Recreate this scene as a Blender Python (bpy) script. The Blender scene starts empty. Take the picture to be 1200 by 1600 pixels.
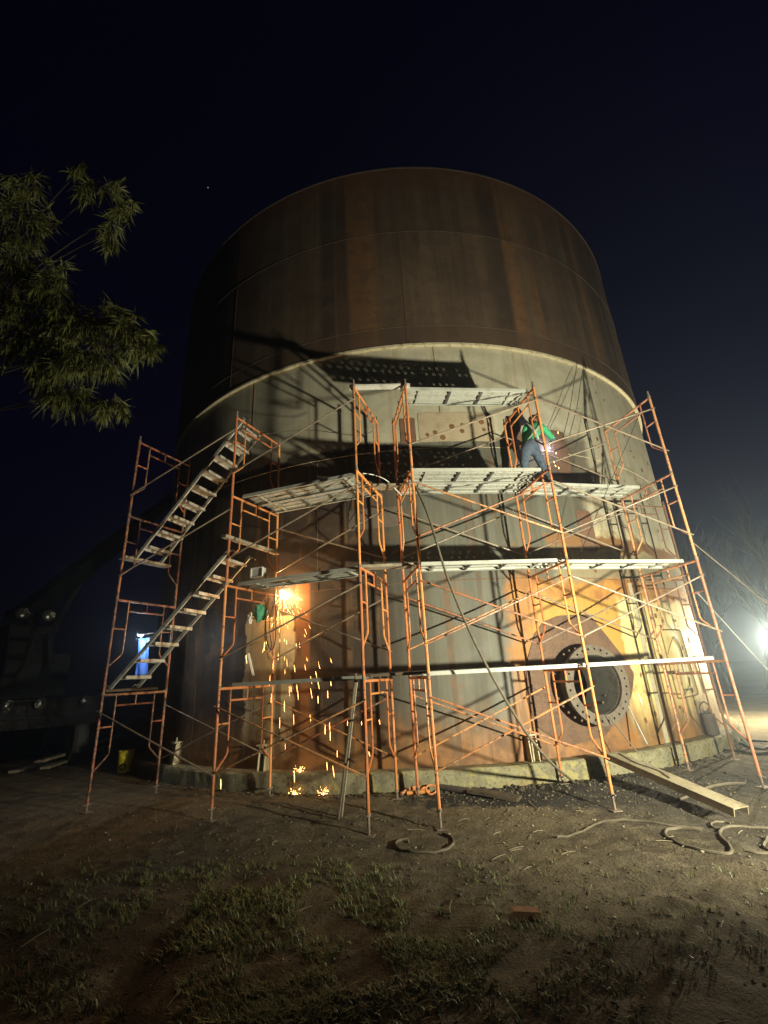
import bpy, bmesh, math, random
from math import sin, cos, pi, radians, degrees, sqrt, atan2, hypot
from mathutils import Vector as V, Matrix, noise

random.seed(7)
S = bpy.context.scene
COL = S.collection

# ------------------------------------------------------------------ camera
CAM_H = 1.75
F_PX, PITCH, ROLL = 716.0, radians(19.95), radians(3.2)
_fw = V((0, cos(PITCH), sin(PITCH))); _r = V((1, 0, 0)); _u = _r.cross(_fw)
RIGHT = cos(ROLL)*_r - sin(ROLL)*_u
UP = sin(ROLL)*_r + cos(ROLL)*_u
EYE = V((0, 0, CAM_H))
cd = bpy.data.cameras.new('camera'); cam = bpy.data.objects.new('camera', cd); COL.objects.link(cam)
m = Matrix((RIGHT, UP, -_fw)).transposed().to_4x4(); m.translation = EYE
cam.matrix_world = m
cd.sensor_fit = 'VERTICAL'; cd.sensor_height = 36; cd.lens = F_PX/1600*36
cd.clip_start = 0.05; cd.clip_end = 1000
S.camera = cam

# ------------------------------------------------------------------ night sky, faint moon
W = bpy.data.worlds.new('World'); S.world = W; W.use_nodes = True
wn = W.node_tree; bg = wn.nodes['Background']
sky = wn.nodes.new('ShaderNodeTexSky'); sky.sky_type = 'NISHITA'; sky.sun_disc = False
sky.ozone_density = 5.5; sky.dust_density = 0; sky.sun_elevation = radians(-3.5); sky.sun_rotation = radians(60); sky.altitude = 0
wn.links.new(sky.outputs[0], bg.inputs[0]); bg.inputs[1].default_value = 0.15
sl = bpy.data.lights.new('sun', 'SUN'); sl.energy = 0.004; sl.angle = radians(0.5); sl.color = (0.8, 0.88, 1)
so = bpy.data.objects.new('sun', sl); COL.objects.link(so)
so.rotation_euler = (radians(55), 0, radians(160))

S.view_settings.view_transform = 'Standard'; S.view_settings.look = 'None'
S.view_settings.gamma = 1; S.view_settings.use_curve_mapping = False
S.view_settings.exposure = 0.0
S.cycles.use_denoising = True
S.cycles.max_bounces = 5; S.cycles.diffuse_bounces = 3; S.cycles.glossy_bounces = 2
S.cycles.transmission_bounces = 2; S.cycles.volume_bounces = 0; S.cycles.transparent_max_bounces = 8
S.cycles.caustics_reflective = False; S.cycles.caustics_refractive = False
S.cycles.sample_clamp_indirect = 4

# ------------------------------------------------------------------ measuring helpers (rays onto real planes)
def ray(x, y):
    return ((x-600)/F_PX*RIGHT - (y-800)/F_PX*UP + _fw).normalized()
def atz(x, y, z):
    d = ray(x, y); return EYE + d*((z-CAM_H)/d.z)
def aty(x, y, Y):
    d = ray(x, y); return EYE + d*(Y/d.y)
def atd(x, y, D):
    d = ray(x, y); return EYE + d*(D/hypot(d.x, d.y))
SN = sin(radians(29.6)); DM = 8.2
TD = DM/(1-SN); TR = TD*SN; TAZ = radians(3.05)
TC = V((TD*sin(TAZ), TD*cos(TAZ), 0))
def tk(x, y, dr=0.0):
    """ray onto the tank wall -> (arc length s from the front, height z)"""
    R = TR+dr; d = ray(x, y)
    a = d.x*d.x+d.y*d.y; b = -2*(d.x*TC.x+d.y*TC.y); q = TC.x**2+TC.y**2-R*R
    disc = b*b-4*a*q
    t = (-b-sqrt(max(disc, 0)))/2/a
    p = EYE+d*t
    th = atan2(p.x-TC.x, -(p.y-TC.y))
    return TR*th, p.z
def wall(s, z, dr=0.0, local=False):
    th = s/TR; p = V(((TR+dr)*sin(th), -(TR+dr)*cos(th), z))
    return p if local else p+TC

# ------------------------------------------------------------------ mesh helpers
class MB:
    def __init__(s): s.v = []; s.f = []; s.uv = None
    def add(s, vs, fs):
        o = len(s.v); s.v += [tuple(v) for v in vs]; s.f += [tuple(i+o for i in f) for f in fs]
    def box(s, c, size, M=None):
        hx, hy, hz = (a/2 for a in size); M = M or Matrix.Identity(3); c = V(c)
        vs = [c+M@V((x, y, z)) for x in (-hx, hx) for y in (-hy, hy) for z in (-hz, hz)]
        s.add(vs, [(0,1,3,2),(4,6,7,5),(0,4,5,1),(2,3,7,6),(0,2,6,4),(1,5,7,3)]); return s
    def beam(s, a, b, w, h, up=(0,0,1)):
        a, b = V(a), V(b); x = (b-a).normalized(); y = V(up).cross(x)
        if y.length < 1e-4: y = V((0,1,0)).cross(x)
        y.normalize(); z = x.cross(y)
        return s.box((a+b)/2, ((b-a).length, w, h), Matrix((x, y, z)).transposed())
    def tube(s, pts, r, n=8, cap=True, closed=False):
        pts = [V(p) for p in pts]; k = len(pts)
        rs = r if isinstance(r, (list, tuple)) else [r]*k
        t0 = (pts[1]-pts[0]).normalized()
        nrm = t0.orthogonal().normalized(); vs = []; prev = t0
        for i, p in enumerate(pts):
            if i == 0: t = t0
            elif i == k-1: t = (pts[-1]-pts[-2]).normalized()
            else:
                t = (pts[i+1]-pts[i]).normalized()+(pts[i]-pts[i-1]).normalized()
                t = t.normalized() if t.length > 1e-6 else prev
            nrm = nrm-t*nrm.dot(t)
            nrm = nrm.normalized() if nrm.length > 1e-6 else t.orthogonal().normalized()
            b = t.cross(nrm); prev = t
            vs += [p+rs[i]*(cos(2*pi*j/n)*nrm+sin(2*pi*j/n)*b) for j in range(n)]
        fs = [(i*n+j, i*n+(j+1) % n, (i+1)*n+(j+1) % n, (i+1)*n+j) for i in range(k-1) for j in range(n)]
        if cap: fs += [tuple(range(n-1, -1, -1)), tuple((k-1)*n+j for j in range(n))]
        s.add(vs, fs); return s
    def lathe(s, prof, n=20, c=(0,0,0), M=None):
        M = M or Matrix.Identity(3); c = V(c)
        vs = [c+M@V((r*cos(2*pi*j/n), r*sin(2*pi*j/n), z)) for r, z in prof for j in range(n)]
        k = len(prof)
        fs = [(i*n+j, i*n+(j+1) % n, (i+1)*n+(j+1) % n, (i+1)*n+j) for i in range(k-1) for j in range(n)]
        fs += [tuple(range(n-1, -1, -1)), tuple((k-1)*n+j for j in range(n))]
        s.add(vs, fs); return s
    def mesh(s, name, mat=None, smooth=True, origin=None):
        me = bpy.data.meshes.new(name)
        vs = s.v if origin is None else [tuple(V(v)-V(origin)) for v in s.v]
        me.from_pydata(vs, [], s.f); me.update()
        if s.uv:
            l = me.uv_layers.new(name='UVMap')
            for lp in me.loops: l.data[lp.index].uv = s.uv[lp.vertex_index]
        if smooth:
            me.polygons.foreach_set('use_smooth', [True]*len(me.polygons))
            try: me.set_sharp_from_angle(angle=radians(40))
            except Exception: pass
        if mat: me.materials.append(mat)
        return me
    def build(s, name, mat, parent=None, smooth=True, origin=None):
        o = bpy.data.objects.new(name, s.mesh(name, mat, smooth, origin)); COL.objects.link(o)
        if parent: o.parent = parent
        if origin is not None: o.location = origin
        return o
def link(name, me, parent=None, loc=(0,0,0), rot=None):
    o = bpy.data.objects.new(name, me); COL.objects.link(o); o.location = loc
    if rot: o.rotation_euler = rot
    if parent: o.parent = parent
    return o
def tag(o, label=None, cat=None, group=None, kind=None):
    if label: o['label'] = label
    if cat: o['category'] = cat
    if group: o['group'] = group
    if kind: o['kind'] = kind
    return o
def thing(name, label, cat, loc=(0,0,0), rz=0, group=None):
    o = bpy.data.objects.new(name, None); COL.objects.link(o); o.location = loc; o.rotation_euler = (0,0,rz)
    o.empty_display_size = 0.1
    return tag(o, label, cat, group)
def spline(pts, n=8):
    pts = [V(p) for p in pts]; out = []
    P = [pts[0]*2-pts[1]]+pts+[pts[-1]*2-pts[-2]]
    for i in range(1, len(P)-2):
        a, b, c, d = P[i-1:i+3]
        for k in range(n):
            t = k/n
            out.append(0.5*((2*b)+(c-a)*t+(2*a-5*b+4*c-d)*t*t+(3*b-a-3*c+d)*t**3))
    return out+[pts[-1]]

# ------------------------------------------------------------------ material helpers
class NT:
    def __init__(s, name):
        s.m = bpy.data.materials.new(name); s.m.use_nodes = True; s.t = s.m.node_tree
        s.p = s.t.nodes['Principled BSDF']; s.out = s.t.nodes['Material Output']
    def n(s, ty, **kw):
        nd = s.t.nodes.new(ty)
        for k, v in kw.items(): setattr(nd, k, v)
        return nd
    def set(s, sock, v):
        if isinstance(v, bpy.types.NodeSocket): s.t.links.new(v, sock)
        elif v is not None:
            if sock.type == 'RGBA' and not isinstance(v, (int, float)) and len(v) == 3: v = (*v, 1)
            sock.default_value = v
    def math(s, op, a, b=None, c=None, clamp=False):
        nd = s.n('ShaderNodeMath', operation=op, use_clamp=clamp)
        for i, x in enumerate((a, b, c)): s.set(nd.inputs[i], x)
        return nd.outputs[0]
    def mix(s, f, a, b, mode='MIX'):
        nd = s.n('ShaderNodeMix', data_type='RGBA', blend_type=mode)
        s.set(nd.inputs[0], f); s.set(nd.inputs[6], a); s.set(nd.inputs[7], b); return nd.outputs[2]
    def sm(s, x, a, b, lo=0.0, hi=1.0):
        nd = s.n('ShaderNodeMapRange', interpolation_type='SMOOTHSTEP')
        s.set(nd.inputs[0], x); s.set(nd.inputs[1], a); s.set(nd.inputs[2], b); s.set(nd.inputs[3], lo); s.set(nd.inputs[4], hi)
        return nd.outputs[0]
    def noise(s, vec, scale, detail=4, rough=0.55, dist=0.0):
        nd = s.n('ShaderNodeTexNoise')
        if vec is not None: s.set(nd.inputs['Vector'], vec)
        s.set(nd.inputs['Scale'], scale); s.set(nd.inputs['Detail'], detail); s.set(nd.inputs['Roughness'], rough); s.set(nd.inputs['Distortion'], dist)
        return nd.outputs[0]
    def vor(s, vec, scale, feat='F1', rnd=1.0):
        nd = s.n('ShaderNodeTexVoronoi', feature=feat); s.set(nd.inputs['Vector'], vec)
        s.set(nd.inputs['Scale'], scale); s.set(nd.inputs['Randomness'], rnd); return nd.outputs[0]
    def scale(s, vec, xyz, loc=(0,0,0)):
        nd = s.n('ShaderNodeMapping'); s.set(nd.inputs[0], vec)
        nd.inputs['Scale'].default_value = xyz; nd.inputs['Location'].default_value = loc; return nd.outputs[0]
    def bump(s, h, strength, dist=0.02):
        nd = s.n('ShaderNodeBump'); s.set(nd.inputs['Height'], h)
        nd.inputs['Strength'].default_value = strength; nd.inputs['Distance'].default_value = dist
        s.t.links.new(nd.outputs[0], s.p.inputs['Normal'])
    def obj(s): return s.n('ShaderNodeTexCoord').outputs['Object']
    def gen(s): return s.n('ShaderNodeNewGeometry').outputs['Position']
    def uv(s): return s.n('ShaderNodeTexCoord').outputs['UV']
    def rnd(s): return s.n('ShaderNodeObjectInfo').outputs['Random']
    def fin(s, col=None, rough=None, metal=None):
        if col is not None: s.set(s.p.inputs['Base Color'], col)
        if rough is not None: s.set(s.p.inputs['Roughness'], rough)
        if metal is not None: s.set(s.p.inputs['Metallic'], metal)
        return s.m
def worn(name, col, dark, rough=0.6, scale=6, amt=0.5, metal=0.0, bump=0.15, bs=60, vary=0.25):
    t = NT(name); g = t.gen()
    n1 = t.noise(g, scale, 6, 0.65); n2 = t.noise(g, scale*7, 3, 0.6)
    f = t.sm(t.math('ADD', t.math('MULTIPLY', n1, 0.7), t.math('MULTIPLY', n2, 0.3)), 0.62-amt*0.3, 0.66)
    c = t.mix(f, col, dark)
    v = t.math('ADD', 1-vary/2, t.math('MULTIPLY', t.rnd(), vary))
    c = t.mix(1.0, c, t.n('ShaderNodeCombineColor').outputs[0], 'MULTIPLY') if False else c
    hsv = t.n('ShaderNodeHueSaturation'); t.set(hsv.inputs['Value'], v); t.set(hsv.inputs['Color'], c)
    if bump: t.bump(t.noise(g, bs, 3), bump, 0.004)
    return t.fin(hsv.outputs[0], t.sm(n2, 0.3, 0.7, rough-0.12, rough+0.15), metal)
def emit(name, col, st):
    t = NT(name); t.set(t.p.inputs['Emission Color'], col); t.p.inputs['Emission Strength'].default_value = st
    return t.fin((0.02, 0.02, 0.02), 0.5)

def chipped(name, col, rust, pale, rust_amt=0.5, pale_amt=0.25):
    t = NT(name); g = t.gen(); rn = t.rnd()
    off = t.n('ShaderNodeVectorMath', operation='ADD'); t.set(off.inputs[0], g)
    cmb = t.n('ShaderNodeCombineXYZ'); t.set(cmb.inputs[0], t.math('MULTIPLY', rn, 37.0)); t.t.links.new(cmb.outputs[0], off.inputs[1]); q = off.outputs[0]
    fade = t.noise(q, 1.6, 3, 0.5); chip = t.noise(q, 26, 4, 0.7); big = t.noise(q, 5, 4, 0.65); spl = t.noise(q, 17, 3, 0.6)
    c = t.mix(t.sm(fade, 0.35, 0.68), col, tuple(0.62*a+0.38*b for a, b in zip(col, (0.42, 0.20, 0.10))))
    c = t.mix(t.sm(t.math('ADD', t.math('MULTIPLY', chip, 0.55), t.math('MULTIPLY', big, 0.45)), 0.60-0.16*rust_amt, 0.64-0.12*rust_amt), c, rust)
    c = t.mix(t.math('MULTIPLY', t.sm(spl, 0.66-0.1*pale_amt, 0.70-0.08*pale_amt), 0.8), c, pale)
    hs = t.n('ShaderNodeHueSaturation'); t.set(hs.inputs['Hue'], t.math('ADD', 0.488, t.math('MULTIPLY', rn, 0.022)))
    t.set(hs.inputs['Value'], t.math('ADD', 0.72, t.math('MULTIPLY', rn, 0.40))); t.set(hs.inputs['Saturation'], t.math('ADD', 0.85, t.math('MULTIPLY', fade, 0.25))); t.set(hs.inputs['Color'], c)
    t.bump(chip, 0.3, 0.004)
    return t.fin(hs.outputs[0], t.sm(chip, 0.35, 0.65, 0.38, 0.72))
M = {}
M['orange'] = chipped('orange_paint', (0.80, 0.275, 0.06), (0.20, 0.11, 0.07), (0.46, 0.36, 0.26), 0.30, 0.22)
M['orange_old'] = chipped('faded_orange_paint', (0.62, 0.26, 0.11), (0.20, 0.12, 0.08), (0.44, 0.38, 0.30), 0.55, 0.4)
M['orange_rusty'] = chipped('rusty_orange_paint', (0.50, 0.16, 0.05), (0.10, 0.06, 0.045), (0.36, 0.30, 0.24), 0.9, 0.4)
M['brace'] = chipped('brace_paint', (0.66, 0.25, 0.075), (0.22, 0.14, 0.09), (0.46, 0.40, 0.32), 0.7, 0.6)
M['brace_zinc'] = worn('brace_zinc', (0.30, 0.24, 0.17), (0.16, 0.10, 0.065), 0.5, 5, 0.6)
M['jack'] = worn('jack_steel', (0.26, 0.20, 0.15), (0.10, 0.07, 0.05), 0.6, 12, 0.6)
M['zinc'] = worn('galvanised_plank', (0.43, 0.44, 0.39), (0.29, 0.285, 0.24), 0.5, 4, 0.45)
M['zinc_dark'] = worn('plank_slot', (0.08, 0.08, 0.075), (0.04, 0.04, 0.04), 0.7)
M['tread'] = worn('stair_tread', (0.46, 0.45, 0.40), (0.20, 0.185, 0.15), 0.6, 9, 0.6)
M['wood'] = worn('weathered_board', (0.36, 0.31, 0.22), (0.18, 0.14, 0.09), 0.8, 8, 0.6)
M['wood_dark'] = worn('dark_board', (0.11, 0.085, 0.055), (0.05, 0.04, 0.03), 0.85, 8, 0.6)
M['concrete'] = None
M['seam_dark'] = worn('old_weld', (0.085, 0.062, 0.042), (0.05, 0.037, 0.026), 0.8, 9, 0.5)
M['rust'] = worn('rust_plate', (0.19, 0.105, 0.065), (0.12, 0.07, 0.05), 0.8, 4, 0.6)
M['rust_orange'] = worn('orange_rust', (0.36, 0.14, 0.04), (0.20, 0.08, 0.03), 0.85, 5, 0.6)
M['primer'] = worn('primer_plate', (0.155, 0.088, 0.052), (0.095, 0.058, 0.038), 0.75, 4, 0.6)
M['weldscar'] = worn('weld_scar', (0.17, 0.085, 0.04), (0.25, 0.13, 0.05), 0.85, 20, 0.6)
M['flange'] = worn('flange_steel', (0.145, 0.122, 0.092), (0.085, 0.056, 0.038), 0.65, 5, 0.7)
M['pipe_dark'] = worn('dark_steel', (0.10, 0.085, 0.075), (0.06, 0.05, 0.045), 0.7, 5, 0.5)
M['black'] = worn('black_rubber', (0.025, 0.024, 0.023), (0.04, 0.035, 0.03), 0.7, 8, 0.4)
M['hose'] = worn('dusty_hose', (0.155, 0.13, 0.088), (0.09, 0.075, 0.052), 0.75, 10, 0.5)
M['hose_dark'] = worn('dark_hose', (0.10, 0.09, 0.07), (0.05, 0.045, 0.04), 0.7, 10, 0.5)
M['paleboard'] = worn('pale_channel', (0.33, 0.285, 0.18), (0.17, 0.135, 0.08), 0.75, 4, 0.6)
M['white'] = worn('white_paint', (0.75, 0.73, 0.66), (0.5, 0.46, 0.38), 0.6, 5, 0.4)
M['bracket'] = worn('anchor_paint', (0.60, 0.54, 0.36), (0.30, 0.22, 0.12), 0.7, 8, 0.5)
M['yellow'] = worn('yellow_plastic', (0.90, 0.74, 0.04), (0.6, 0.46, 0.05), 0.45, 6, 0.4)
M['blue'] = worn('blue_sheet', (0.06, 0.17, 0.62), (0.04, 0.11, 0.42), 0.6, 6, 0.4)
M['grey'] = worn('grey_casting', (0.48, 0.47, 0.42), (0.28, 0.26, 0.22), 0.6, 8, 0.4)
M['glass'] = worn('lamp_glass', (0.55, 0.54, 0.48), (0.45, 0.43, 0.38), 0.25, 4, 0.2, bump=0)
M['greencloth'] = worn('green_cloth', (0.07, 0.36, 0.20), (0.04, 0.22, 0.12), 0.85, 14, 0.5, bump=0.4)
M['vest'] = worn('green_shirt', (0.06, 0.42, 0.20), (0.03, 0.26, 0.12), 0.85, 16, 0.5, bump=0.5, bs=30)
M['denim'] = worn('blue_denim', (0.085, 0.115, 0.165), (0.045, 0.062, 0.095), 0.9, 14, 0.55, bump=0.5, bs=30)
M['skin'] = worn('skin', (0.35, 0.19, 0.12), (0.30, 0.16, 0.10), 0.6, 10, 0.2)
M['strap'] = worn('pale_strap', (0.45, 0.50, 0.40), (0.3, 0.33, 0.27), 0.8, 10, 0.4)
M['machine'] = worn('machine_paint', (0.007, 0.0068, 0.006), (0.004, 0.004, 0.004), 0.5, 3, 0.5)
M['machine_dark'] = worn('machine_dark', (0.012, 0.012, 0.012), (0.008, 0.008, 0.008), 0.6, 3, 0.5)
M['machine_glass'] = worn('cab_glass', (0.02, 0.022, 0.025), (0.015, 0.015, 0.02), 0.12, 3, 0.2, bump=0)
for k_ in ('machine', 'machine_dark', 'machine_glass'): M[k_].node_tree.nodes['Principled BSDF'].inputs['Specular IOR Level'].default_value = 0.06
M['lens'] = worn('lamp_lens', (0.022, 0.021, 0.017), (0.5, 0.48, 0.4), 0.2, 3, 0.2, bump=0)
M['bark'] = worn('bark', (0.075, 0.062, 0.04), (0.04, 0.034, 0.022), 0.9, 10, 0.5)
M['brick'] = worn('brick_clay', (0.30, 0.15, 0.08), (0.2, 0.1, 0.06), 0.9, 20, 0.5)
M['spark'] = emit('spark_glow', (1.0, 0.46, 0.13), 22)
M['spark_hot'] = emit('cutting_flame', (1.0, 0.78, 0.42), 220)
M['arc'] = emit('welding_arc', (0.80, 0.75, 1.0), 70)
M['led'] = emit('led_face', (0.85, 0.95, 1.0), 260)
M['flood'] = emit('floodlight_face', (1.0, 0.94, 0.82), 60)

def concrete():
    t = NT('stained_concrete'); g = t.gen()
    n = t.noise(g, 2.2, 6, 0.65); n2 = t.noise(g, 22, 4, 0.6)
    c = t.mix(t.sm(n, 0.35, 0.65), (0.30, 0.28, 0.17), (0.17, 0.155, 0.10))
    c = t.mix(t.sm(t.noise(g, 1.1, 5, 0.6), 0.5, 0.68), c, (0.33, 0.25, 0.09))
    c = t.mix(t.sm(n2, 0.5, 0.72), c, (0.09, 0.08, 0.055))
    c = t.mix(t.sm(t.noise(g, 3.3, 5, 0.7), 0.54, 0.62), c, (0.33, 0.29, 0.12))
    t.bump(n2, 0.5, 0.02); return t.fin(c, 0.9)
M['concrete'] = concrete()

Z_SEAM_ = 11.88
def shell_material(upper):
    t = NT('upper_shell_rust' if upper else 'lower_shell_paint')
    uv = t.uv(); sep = t.n('ShaderNodeSeparateXYZ'); t.set(sep.inputs[0], uv); s, z = sep.outputs[0], sep.outputs[1]
    fine = t.noise(uv, 14, 5, 0.65); big = t.noise(uv, 0.55, 5, 0.6); mid = t.noise(uv, 2.3, 5, 0.62)
    streak = t.noise(t.scale(uv, (2.6, 0.10, 1)), 1.0, 6, 0.68)
    streak2 = t.noise(t.scale(uv, (7.0, 0.22, 1), (3, 1, 0)), 1.0, 5, 0.65)
    if upper:
        pid = t.n('ShaderNodeTexWhiteNoise', noise_dimensions='2D'); cb = t.n('ShaderNodeCombineXYZ')
        t.set(cb.inputs[0], t.math('FLOOR', t.math('ADD', t.math('DIVIDE', s, 4.85), t.math('MULTIPLY', t.math('GREATER_THAN', z, Z_SEAM_), 0.43))))
        t.set(cb.inputs[1], t.math('GREATER_THAN', z, Z_SEAM_)); t.t.links.new(cb.outputs[0], pid.inputs[0])
        tone = t.math('ADD', 0.80, t.math('MULTIPLY', pid.outputs[0], 0.34))
        c = t.mix(t.sm(t.math('ADD', t.math('MULTIPLY', streak, 0.55), t.math('MULTIPLY', big, 0.45)), 0.40, 0.60), (0.125, 0.085, 0.052), (0.070, 0.047, 0.031))
        band = t.noise(t.scale(uv, (0.55, 0.012, 1), (2.4, 0, 0)), 1.0, 3, 0.55)
        c = t.mix(t.sm(band, 0.48, 0.58, 0, 0.85), c, (0.038, 0.026, 0.019))
        c = t.mix(t.sm(t.noise(t.scale(uv, (0.8, 0.02, 1), (9.3, 0, 0)), 1.0, 3, 0.6), 0.53, 0.62, 0, 0.8), c, (0.185, 0.092, 0.038))
        # blotches of scale, crisp rust runs from the seams and the top edge
        c = t.mix(t.sm(mid, 0.50, 0.62, 0, 0.55), c, (0.078, 0.046, 0.030))
        run = t.noise(t.scale(uv, (9.0, 0.16, 1), (3, 1, 0)), 1.0, 4, 0.6)
        hgt = t.math('FRACT', t.math('DIVIDE', t.math('SUBTRACT', Z_SEAM_, z), 3.0))
        c = t.mix(t.math('MULTIPLY', t.sm(run, 0.58, 0.64), t.sm(t.math('ADD', hgt, t.math('MULTIPLY', band, 0.5)), 1.0, 0.2, 0, 0.30)), c, (0.15, 0.062, 0.024))
        c = t.mix(t.math('MULTIPLY', t.sm(z, 9.15, 8.95), 0.6), c, (0.075, 0.045, 0.028))
        top = t.sm(t.math('ADD', z, t.math('MULTIPLY', streak2, 1.6)), 13.6, 15.2)
        c = t.mix(t.math('MULTIPLY', top, 0.7), c, (0.13, 0.052, 0.02))
        runs = t.math('MULTIPLY', t.sm(t.noise(t.scale(uv, (3.4, 0.05, 1), (11, 0, 0)), 1.0, 3, 0.5), 0.60, 0.70), 0.25)
        c = t.mix(runs, c, (0.185, 0.135, 0.08))
        c = t.mix(t.sm(fine, 0.52, 0.70, 0, 0.5), c, (0.055, 0.035, 0.024))
        hs = t.n('ShaderNodeHueSaturation'); t.set(hs.inputs['Value'], tone); t.set(hs.inputs['Color'], c); c = hs.outputs[0]
        t.bump(t.math('ADD', t.math('MULTIPLY', fine, 0.4), t.math('MULTIPLY', big, 3.0)), 0.35, 0.03)
        return t.fin(c, t.sm(mid, 0.3, 0.7, 0.62, 0.8))
    wob = t.math('MULTIPLY', t.math('SUBTRACT', mid, 0.5), 0.5)
    ss = t.math('ADD', s, wob); zz = t.math('ADD', z, t.math('MULTIPLY', t.math('SUBTRACT', t.noise(uv, 1.7, 5, 0.6), 0.5), 0.5))
    def rect(s0, s1, z0, z1, f=0.05, S_=None, Z_=None):
        a = S_ if S_ is not None else ss; b = Z_ if Z_ is not None else zz
        k = t.math('MULTIPLY', t.sm(a, s0-f, s0+f), t.sm(a, s1+f, s1-f))
        return t.math('MULTIPLY', k, t.math('MULTIPLY', t.sm(b, z0-f, z0+f), t.sm(b, z1+f, z1-f)))
    # grey primer over the lower courses
    c = t.mix(t.sm(streak, 0.38, 0.62), (0.146, 0.145, 0.112), (0.098, 0.096, 0.073))
    c = t.mix(t.sm(streak2, 0.56, 0.72, 0, 0.45), c, (0.20, 0.19, 0.15))
    # brown unpainted mill scale on the left side
    left = t.sm(ss, -0.1, -1.5); left = t.math('MULTIPLY', left, t.sm(zz, 6.5, 6.2))
    c = t.mix(left, c, t.mix(t.sm(mid, 0.35, 0.65), (0.070, 0.046, 0.033), (0.040, 0.029, 0.022)))
    # pale upper paint
    pale = t.mix(t.sm(mid, 0.3, 0.7), (0.52, 0.49, 0.37), (0.40, 0.365, 0.265))
    pale = t.mix(t.sm(streak, 0.52, 0.70, 0, 0.7), pale, (0.31, 0.255, 0.165))
    pale = t.mix(t.sm(streak2, 0.58, 0.68, 0, 0.5), pale, (0.36, 0.27, 0.15))
    up = t.sm(zz, 6.15, 6.25)
    c = t.mix(up, c, pale)
    # cream paint on the right side
    cream = t.mix(t.sm(t.math('ADD', t.math('MULTIPLY', mid, 0.6), t.math('MULTIPLY', streak2, 0.4)), 0.40, 0.66), (0.78, 0.66, 0.30), (0.60, 0.45, 0.17))
    cream = t.mix(t.sm(big, 0.45, 0.7, 0, 0.6), cream, (0.74, 0.65, 0.36))
    right = t.math('MULTIPLY', t.sm(ss, 3.25, 3.5), t.sm(zz, 6.3, 6.2))
    cream = t.mix(t.sm(zz, 3.6, 4.6), cream, pale)
    c = t.mix(right, c, cream)
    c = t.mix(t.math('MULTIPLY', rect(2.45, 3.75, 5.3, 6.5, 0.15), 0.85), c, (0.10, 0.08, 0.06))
    c = t.mix(rect(1.55, 3.6, 1.4, 3.0, 0.06), c, (0.50, 0.275, 0.06))
    # old cream patch on the left
    c = t.mix(rect(-3.75, -2.68, 0.55, 2.95, 0.02, None, z), c, t.mix(t.sm(mid, 0.4, 0.6), (0.62, 0.52, 0.32), (0.45, 0.36, 0.20)))
    # rust: a hot orange strip, run-offs, bands at the seams (with a painted plank shadow between two of them), the wet foot of the wall
    c = t.mix(rect(-2.66, -2.36, 0.4, 3.6, 0.03, s), c, (0.25, 0.10, 0.035))
    tilt = t.math('SUBTRACT', ss, t.math('MULTIPLY', t.math('SUBTRACT', z, 0.4), 0.12))
    c = t.mix(t.math('MULTIPLY', rect(0.98, 1.42, 0.3, 3.4, 0.12, tilt), t.sm(streak2, 0.30, 0.55)), c, (0.40, 0.18, 0.05))
    c = t.mix(rect(2.2, 12, 3.92, 4.22, 0.05), c, (0.24, 0.125, 0.05))
    c = t.mix(rect(2.3, 12, 3.25, 3.92, 0.08), c, (0.27, 0.225, 0.14))  # shadow of the second-level planks, painted as a grey-brown band
    c = t.mix(rect(1.3, 12, 2.98, 3.32, 0.06), c, t.mix(t.sm(mid, 0.4, 0.6), (0.50, 0.25, 0.06), (0.32, 0.14, 0.04)))
    foot = t.sm(t.math('ADD', z, t.math('MULTIPLY', t.math('SUBTRACT', streak2, 0.5), 1.5)), 1.45, 0.5)
    c = t.mix(t.math('MULTIPLY', foot, 0.9), c, t.mix(t.sm(mid, 0.4, 0.6), (0.33, 0.145, 0.04), (0.16, 0.075, 0.03)))
    # brown water stains and drips over the grey primer
    drip = t.noise(t.scale(uv, (5.2, 0.13, 1), (17, 3, 0)), 1.0, 4, 0.6)
    c = t.mix(t.math('MULTIPLY', t.sm(drip, 0.54, 0.62, 0, 0.75), t.math('MULTIPLY', t.sm(zz, 6.2, 5.6), t.sm(ss, 2.2, 0.9, 0.12, 1.0))), c, t.mix(t.sm(mid, 0.4, 0.6), (0.085, 0.058, 0.038), (0.20, 0.105, 0.045)))
    c = t.mix(t.math('MULTIPLY', t.sm(t.noise(uv, 0.9, 6, 0.7), 0.53, 0.64, 0, 0.6), t.sm(zz, 6.2, 5.8)), c, (0.19, 0.11, 0.05))
    # runs of rust from the upper edge
    runs = t.math('MULTIPLY', t.sm(t.noise(t.scale(uv, (2.1, 0.10, 1), (7.7, 0, 0)), 1.0, 4, 0.55), 0.60, 0.68), t.sm(z, 6.4, 8.4, 0.03, 0.8))
    c = t.mix(runs, c, (0.36, 0.22, 0.09))
    # rust freckles
    d = t.vor(t.scale(uv, (1, 0.72, 1)), 4.2); pick = t.noise(t.scale(uv, (1, 1, 1), (31, 7, 0)), 1.3, 2)
    dots = t.math('MULTIPLY', t.sm(d, 0.20, 0.13), t.sm(pick, 0.50, 0.58))
    dots = t.math('MULTIPLY', dots, t.sm(ss, 2.6, 3.4))
    c = t.mix(dots, c, (0.17, 0.075, 0.03))
    c = t.mix(t.sm(fine, 0.58, 0.8, 0, 0.45), c, (0.12, 0.085, 0.05))
    t.bump(t.math('ADD', fine, t.math('MULTIPLY', big, 2.0)), 0.12, 0.02)
    return t.fin(c, t.sm(mid, 0.3, 0.7, 0.55, 0.75))
M['shell'] = shell_material(False); M['shell_up'] = shell_material(True)

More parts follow.
